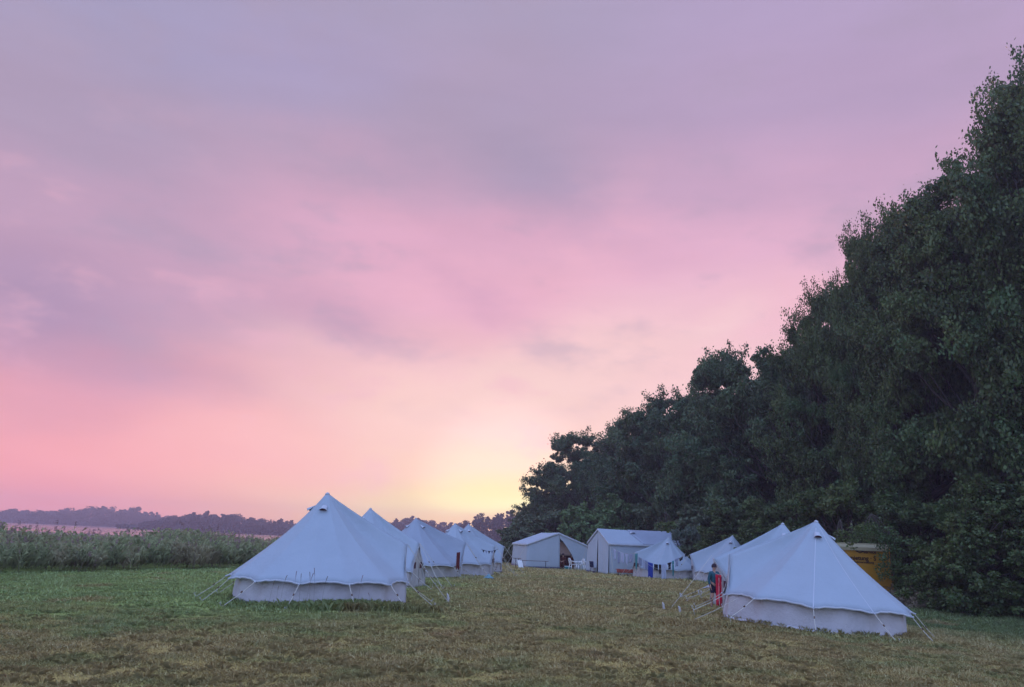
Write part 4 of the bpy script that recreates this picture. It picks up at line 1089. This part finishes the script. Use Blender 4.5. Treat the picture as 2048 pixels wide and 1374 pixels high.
cloth_piece('hanging_towel', 'thin teal towel reaching low beside the black tops', 'laundry', S(1344, 1122), S(1348, 1121), 1.0, 'teal', None, 'gather', .02)
cloth_piece('hanging_clothing', 'grey T shirt hanging where the bell tent line rises', 'laundry', S(1349, 1119), S(1358, 1115), .5, 'greycloth', None, 'shirt', .03)
cloth_piece('hanging_clothing', 'black underwear on the rising end of the bell tent line', 'laundry', S(1358, 1117), S(1366, 1112), .22, 'blackcloth', None, 'gather', .02)
cloth_piece('hanging_clothing', 'small dark top at the highest end of the bell tent line', 'laundry', S(1370, 1107), S(1373, 1106), .22, 'blackcloth', None, 'sheet', .02)
# bunting on the left tent
A = P(962, 1098, 46.3); B = P(997, 1098, 46.5)
bo = MB().tube([on(A, B, k/10, .12) for k in range(11)], .008, 5).build('bunting', M['blackcloth'])
tag(bo, 'string of small dark pennants across the fourth tent on the reed side', 'bunting')
for k in range(5):
    a = on(A, B, .15+.16*k, .12); MB().add([a+Vector((-.07, 0, 0)), a+Vector((.07, 0, 0)), a+Vector((0, .01, -.16))], [(0, 1, 2)]).build('pennant', M['greycloth'] if k % 2 else M['blackcloth'], bo, thick=.005)
# dark red opening in the greyer tent
rd = cloth_piece('door_curtain', 'dark red curtain strip at the door slit of the greyer tent', 'curtain', P(913.5, 1105, 40.9), P(920.5, 1104, 40.95), .82, 'maroon', None, 'sheet', .01)
# red towels next to the child
Yr = 27.3
line(P(1430, 1146, Yr), P(1447, 1150, Yr), 'short cord holding the red towels at the tent door', .02)
cloth_piece('hanging_towel', 'long crimson towel nearest the child', 'laundry', P(1431.5, 1149, Yr), P(1436.6, 1149, Yr), .98, 'redcloth', None, 'gather', .05)
cloth_piece('hanging_towel', 'crimson towel with a pink highlight beside the tent wall', 'laundry', P(1438, 1149, Yr), P(1442.6, 1150, Yr), 1.0, 'redcloth', None, 'trousers', .05)
st = MB().grid(lambda u, v: tuple(P(1436.3+2*u, 1166+36*v, Yr-.06)), 2, 6).build('towel_highlight', M['pinkhighlight'], None, thick=.01)  # pink strip: the highlight on the red towels, put in as colour
tag(st, 'narrow pink strip painting the highlight on the join of the two red towels', 'laundry')
pb = MB().tube([(0, 0, 0), (0, 0, .5), (.01, 0, 1.05)], [.02, .018, .016], 6).build('line_post', M['peg']); q = P(1446, 1196, Yr); pb.location = (q.x, Yr, g(q.x, Yr))
tag(pb, 'pale post beside the red towels', 'post')
# cyan rag on the grass
q = Gp(977, 1158)
cy = MB()
cy.grid(lambda u, v: (.5*(u-.5)*(1+.2*math.sin(v*9)), .4*(v-.5), .22*abs(math.sin(u*6+v*4))*math.sin(math.pi*u)*math.sin(math.pi*v)+.05), 12, 10)
M['cyan'] = plain('cyan_cloth', (.14, .27, .30), .7)
cy = cy.build('crumpled_cloth', M['cyan'], None, smooth=True, thick=.01); cy.location = q; tag(cy, 'crumpled pale blue cloth lying on the grass by itself', 'cloth')
# tall pale marker pegs at rope ends
for px, py, hh, lb in ((1328, 1222, .26, 'tall pale peg standing alone, nearest the open grass'), (1360, 1226, .2, 'short pale peg between the tall one and the big tent'), (1362, 1196, .2, 'pale peg on the long yellow rope by the tent with square windows'), (1400, 1190, .22, 'rounded white marker at a rope end near the child'), (896, 1207, .30, 'tall wooden peg at the corner rope of the biggest tent')):
    q = Gp(px, py); b = MB()
    if 'rounded' in lb:
        b.tube([(-.05, 0, .02), (-.06, 0, .16), (-.03, 0, .2)], [.03, .035, .012], 8); b.tube([(.05, 0, .02), (.06, 0, .16), (.03, 0, .2)], [.03, .035, .012], 8); b.tube([(-.06, 0, .03), (.06, 0, .03)], .04, 8)
    else: b.tube([(0, 0, -.1), (0, 0, .05), (-.02, 0, hh*.8), (-.05, 0, hh)], [.02, .04, .035, .01], 8)
    o = b.build('tent_peg', M['peg'], None, smooth=True); o.location = q; tag(o, lb, 'peg', 'pale pegs standing in the grass')

# ------------------------------------------------------------------ yellow van
def van():
    Y = 38.5; xr = P(1782, 1100, Y).x; L = 6.2; x0 = xr-L; z0 = g(xr, Y); W = 2.1; Ht = 2.62
    e = empty('box_van', (x0, Y, z0), 0); tag(e, 'yellow hire van half hidden behind the pegged bell tent', 'van')
    my = plain('yellow_van_paint', (.47, .22, .025), .35, var=.05); mr = plain('cream_roof_sky_reflection', (.46, .38, .22), .4, var=.05); mk = plain('dark_brown_lettering', (.035, .015, .012), .5)
    b = MB(); prof = [(.42, .0), (.42, .02), (2.38, .06), (2.50, .11), (2.56, .22)]
    # rear cargo body: profile in (z, inset)
    xs = [1.55, L]
    def ring(x): 
        left = [(x, ins, z) for z, ins in prof]; return left+[(x, W-ins, z) for z, ins in reversed(prof)]
    n = len(prof)*2; ra, rb_ = ring(1.5), ring(L-.02)
    b.add(ra+rb_, [(i, (i+1) % n, n+(i+1) % n, n+i) for i in range(n)]+[tuple(range(n)), tuple(reversed(range(n, 2*n)))])
    b.build('body', my, e, bevel=.03)
    b = MB(); cp = [(1.5, .42), (1.5, 2.45), (1.1, 2.35), (.45, 1.45), (.05, 1.15), (0, .5), (0, .42)]
    m_ = len(cp); b.add([(x, .06, z) for x, z in cp]+[(x, W-.06, z) for x, z in cp], [tuple(range(m_)), tuple(reversed(range(m_, 2*m_)))]+[(i, m_+i, m_+(i+1) % m_, (i+1) % m_) for i in range(m_)])
    b.build('cab', my, e, bevel=.03)
    rf = MB().box((1.5+(L-1.5)/2, W/2, 2.585), (L-1.5-.1, W-.30, .05)).build('roof_panel', mr, e, bevel=.02)
    cs = MB().grid(lambda u, v: (1.52+(L-1.62)*u, (.05 if v < .6 else .2)-.012-.03, 2.26+.30*v), 2, 2).build('roof_edge_reflection', mr, e, thick=.012)  # lighter strip paints the sky's reflection along the curved roof edge
    MB().box((1.5+(L-1.5)/2, .03, .62), (L-1.6, .03, .02)).build('side_rail', M['black'], e)
    MB().box((1.5+(L-1.5)/2, .045, .95), (L-1.6, .02, .014)).build('trim_strip', mk, e)
    MB().box((L/2+.6, W/2, .36), (L-1.4, W-.3, .14)).build('chassis', M['black'], e)
    MB().box((L+.02, W/2, .42), (.10, W-.1, .16)).build('rear_bumper', M['black'], e, bevel=.03)
    lt = MB().box((L-.03, .02, 1.05), (.05, .07, .38)).build('tail_lamp', plain('tail_lamp_red', (.25, .01, .01), .3), e)
    MB().box((.9, .055, 1.75), (.75, .012, .5)).build('side_window', M['dark'], e)
    MB().box((.02, .3, .8), (.04, .3, .18)).build('headlight', M['plastic'], e)
    for wx in (.95, L-1.15):
        for wy in (.16, W-.16):
            t = MB().tube([(wx, wy-.11, .34), (wx, wy+.11, .34)], .34, 20).build('wheel', M['black'], e, bevel=.03)
            MB().tube([(wx, wy-.125, .34), (wx, wy-.10, .34)], .19, 14).build('rim', M['plastic'], t)
    def text(s, x, z, size, name='lettering'):
        cu = bpy.data.curves.new(name, 'FONT'); cu.body = s; cu.size = size; cu.extrude = .004; cu.align_x = 'RIGHT'; cu.offset = size*.02
        o = bpy.data.objects.new(name, cu); link(o)
        dg = bpy.context.evaluated_depsgraph_get(); me = bpy.data.meshes.new_from_object(o.evaluated_get(dg)); bpy.data.objects.remove(o)
        me.materials.clear(); me.materials.append(mk); ob = bpy.data.objects.new(name, me); link(ob); ob.parent = e
        ob.rotation_euler = (R_(90), 0, 0); ob.location = (x, .022, z); return ob
    vx = lambda px: P(px, 1120, Y).x-x0
    vz = lambda px, py: P(px, py, Y).z-z0
    text('Vermietung \u00b7 S', vx(1753), vz(1745, 1121), .29)
    text('Autovermietung', vx(1748), vz(1745, 1127), .15)
    text('service', vx(1754), vz(1745, 1107), .22)
    # lozenge emblem
    cxx, czz = vx(1721), vz(1721, 1102)
    dm = MB()
    for k, z_ in ((1.0, 0),):
        o_ = [(-.23, 0), (0, .11), (.23, 0), (0, -.11)]; i_ = [(-.15, 0), (0, .065), (.15, 0), (0, -.065)]
        dm.add([(cxx+a, .012, czz+c) for a, c in o_]+[(cxx+a, .012, czz+c) for a, c in i_], [(j, (j+1) % 4, 4+(j+1) % 4, 4+j) for j in range(4)])
    dm.box((cxx, .012, czz), (.26, .006, .03)); dm.build('emblem', mk, e, thick=.006)
    return e
van()
# leafy sprays that hang in front of the van
def spray(px0, px1, py0, py1, Y, n, label, mat, leaf=.11):
    a = []; 
    for _ in range(n):
        p = P(random.uniform(px0, px1), py0+(py1-py0)*random.random()**1.5, Y+random.uniform(-.4, .4)); a.append(tuple(p))
    cen = np.array(a); C, d = blobs_leaves(cen, np.full(n, .2), 14, 1); V, F = leaf_quads(C, leaf, d, .7, .2)
    o = empty('branch', tuple(P((px0+px1)/2, py0-20, Y+.4))); tag(o, label, 'branch')
    lv = bpy.data.objects.new('leaves', mesh_np('leaves', V-np.array(o.location), F, M[mat], rng.random(len(F)))); link(lv); lv.parent = o
    tw = MB(); top = Vector((0, 0, .1))
    for k in range(0, n, max(1, n//8)):
        e = Vector(a[k])-o.location; m = top.lerp(e, .5)+Vector((0, 0, .15)); tw.tube([top, m, e], [.03, .018, .006], 5)
    tw.build('twigs', M['bark'], o)
spray(1756, 1804, 1078, 1160, 37.6, 95, 'leafy branch hanging over the tail of the yellow van', 'leaf_big')
spray(1698, 1709, 1066, 1096, 37.6, 16, 'thin leafy branch hanging over the middle of the van roof', 'leaf_big')
spray(1690, 1795, 1052, 1084, 37.5, 48, 'broad leafy branch reaching over the whole roof edge of the yellow van', 'leaf_big')
spray(1672, 1690, 1064, 1084, 37.6, 14, 'short leafy branch hanging beside the peak of the pegged tent', 'leaf_big')
spray(1312, 1350, 1046, 1064, 58.8, 26, 'dark leafy branch drooping over the far end of the long ridge tent', 'leaf_big', .17)

# ------------------------------------------------------------------ haze
def haze():
    b = MB(); b.box((-100, 470, 13.5), (1900, 1040, 35.0))
    m = bpy.data.materials.new('evening_haze'); m.use_nodes = True; nt = NT(m.node_tree); nt.n.remove(nt.n['Principled BSDF'])
    v = nt.node('ShaderNodeVolumePrincipled', {'Color': (1.0, .80, .92, 1), 'Density': .0007, 'Anisotropy': .2})
    nt.l.new(v.outputs[0], nt.n['Material Output'].inputs['Volume'])
    o = b.build('haze', m); tag(o, kind='stuff')
haze()

SC.render.engine = 'CYCLES'
SC.view_settings.view_transform = 'Standard'; SC.view_settings.look = 'None'; SC.view_settings.exposure = 0; SC.view_settings.gamma = 1
SC.cycles.max_bounces = 6; SC.cycles.diffuse_bounces = 3; SC.cycles.transmission_bounces = 3; SC.cycles.volume_bounces = 0; SC.cycles.transparent_max_bounces = 6
SC.cycles.use_denoising = True
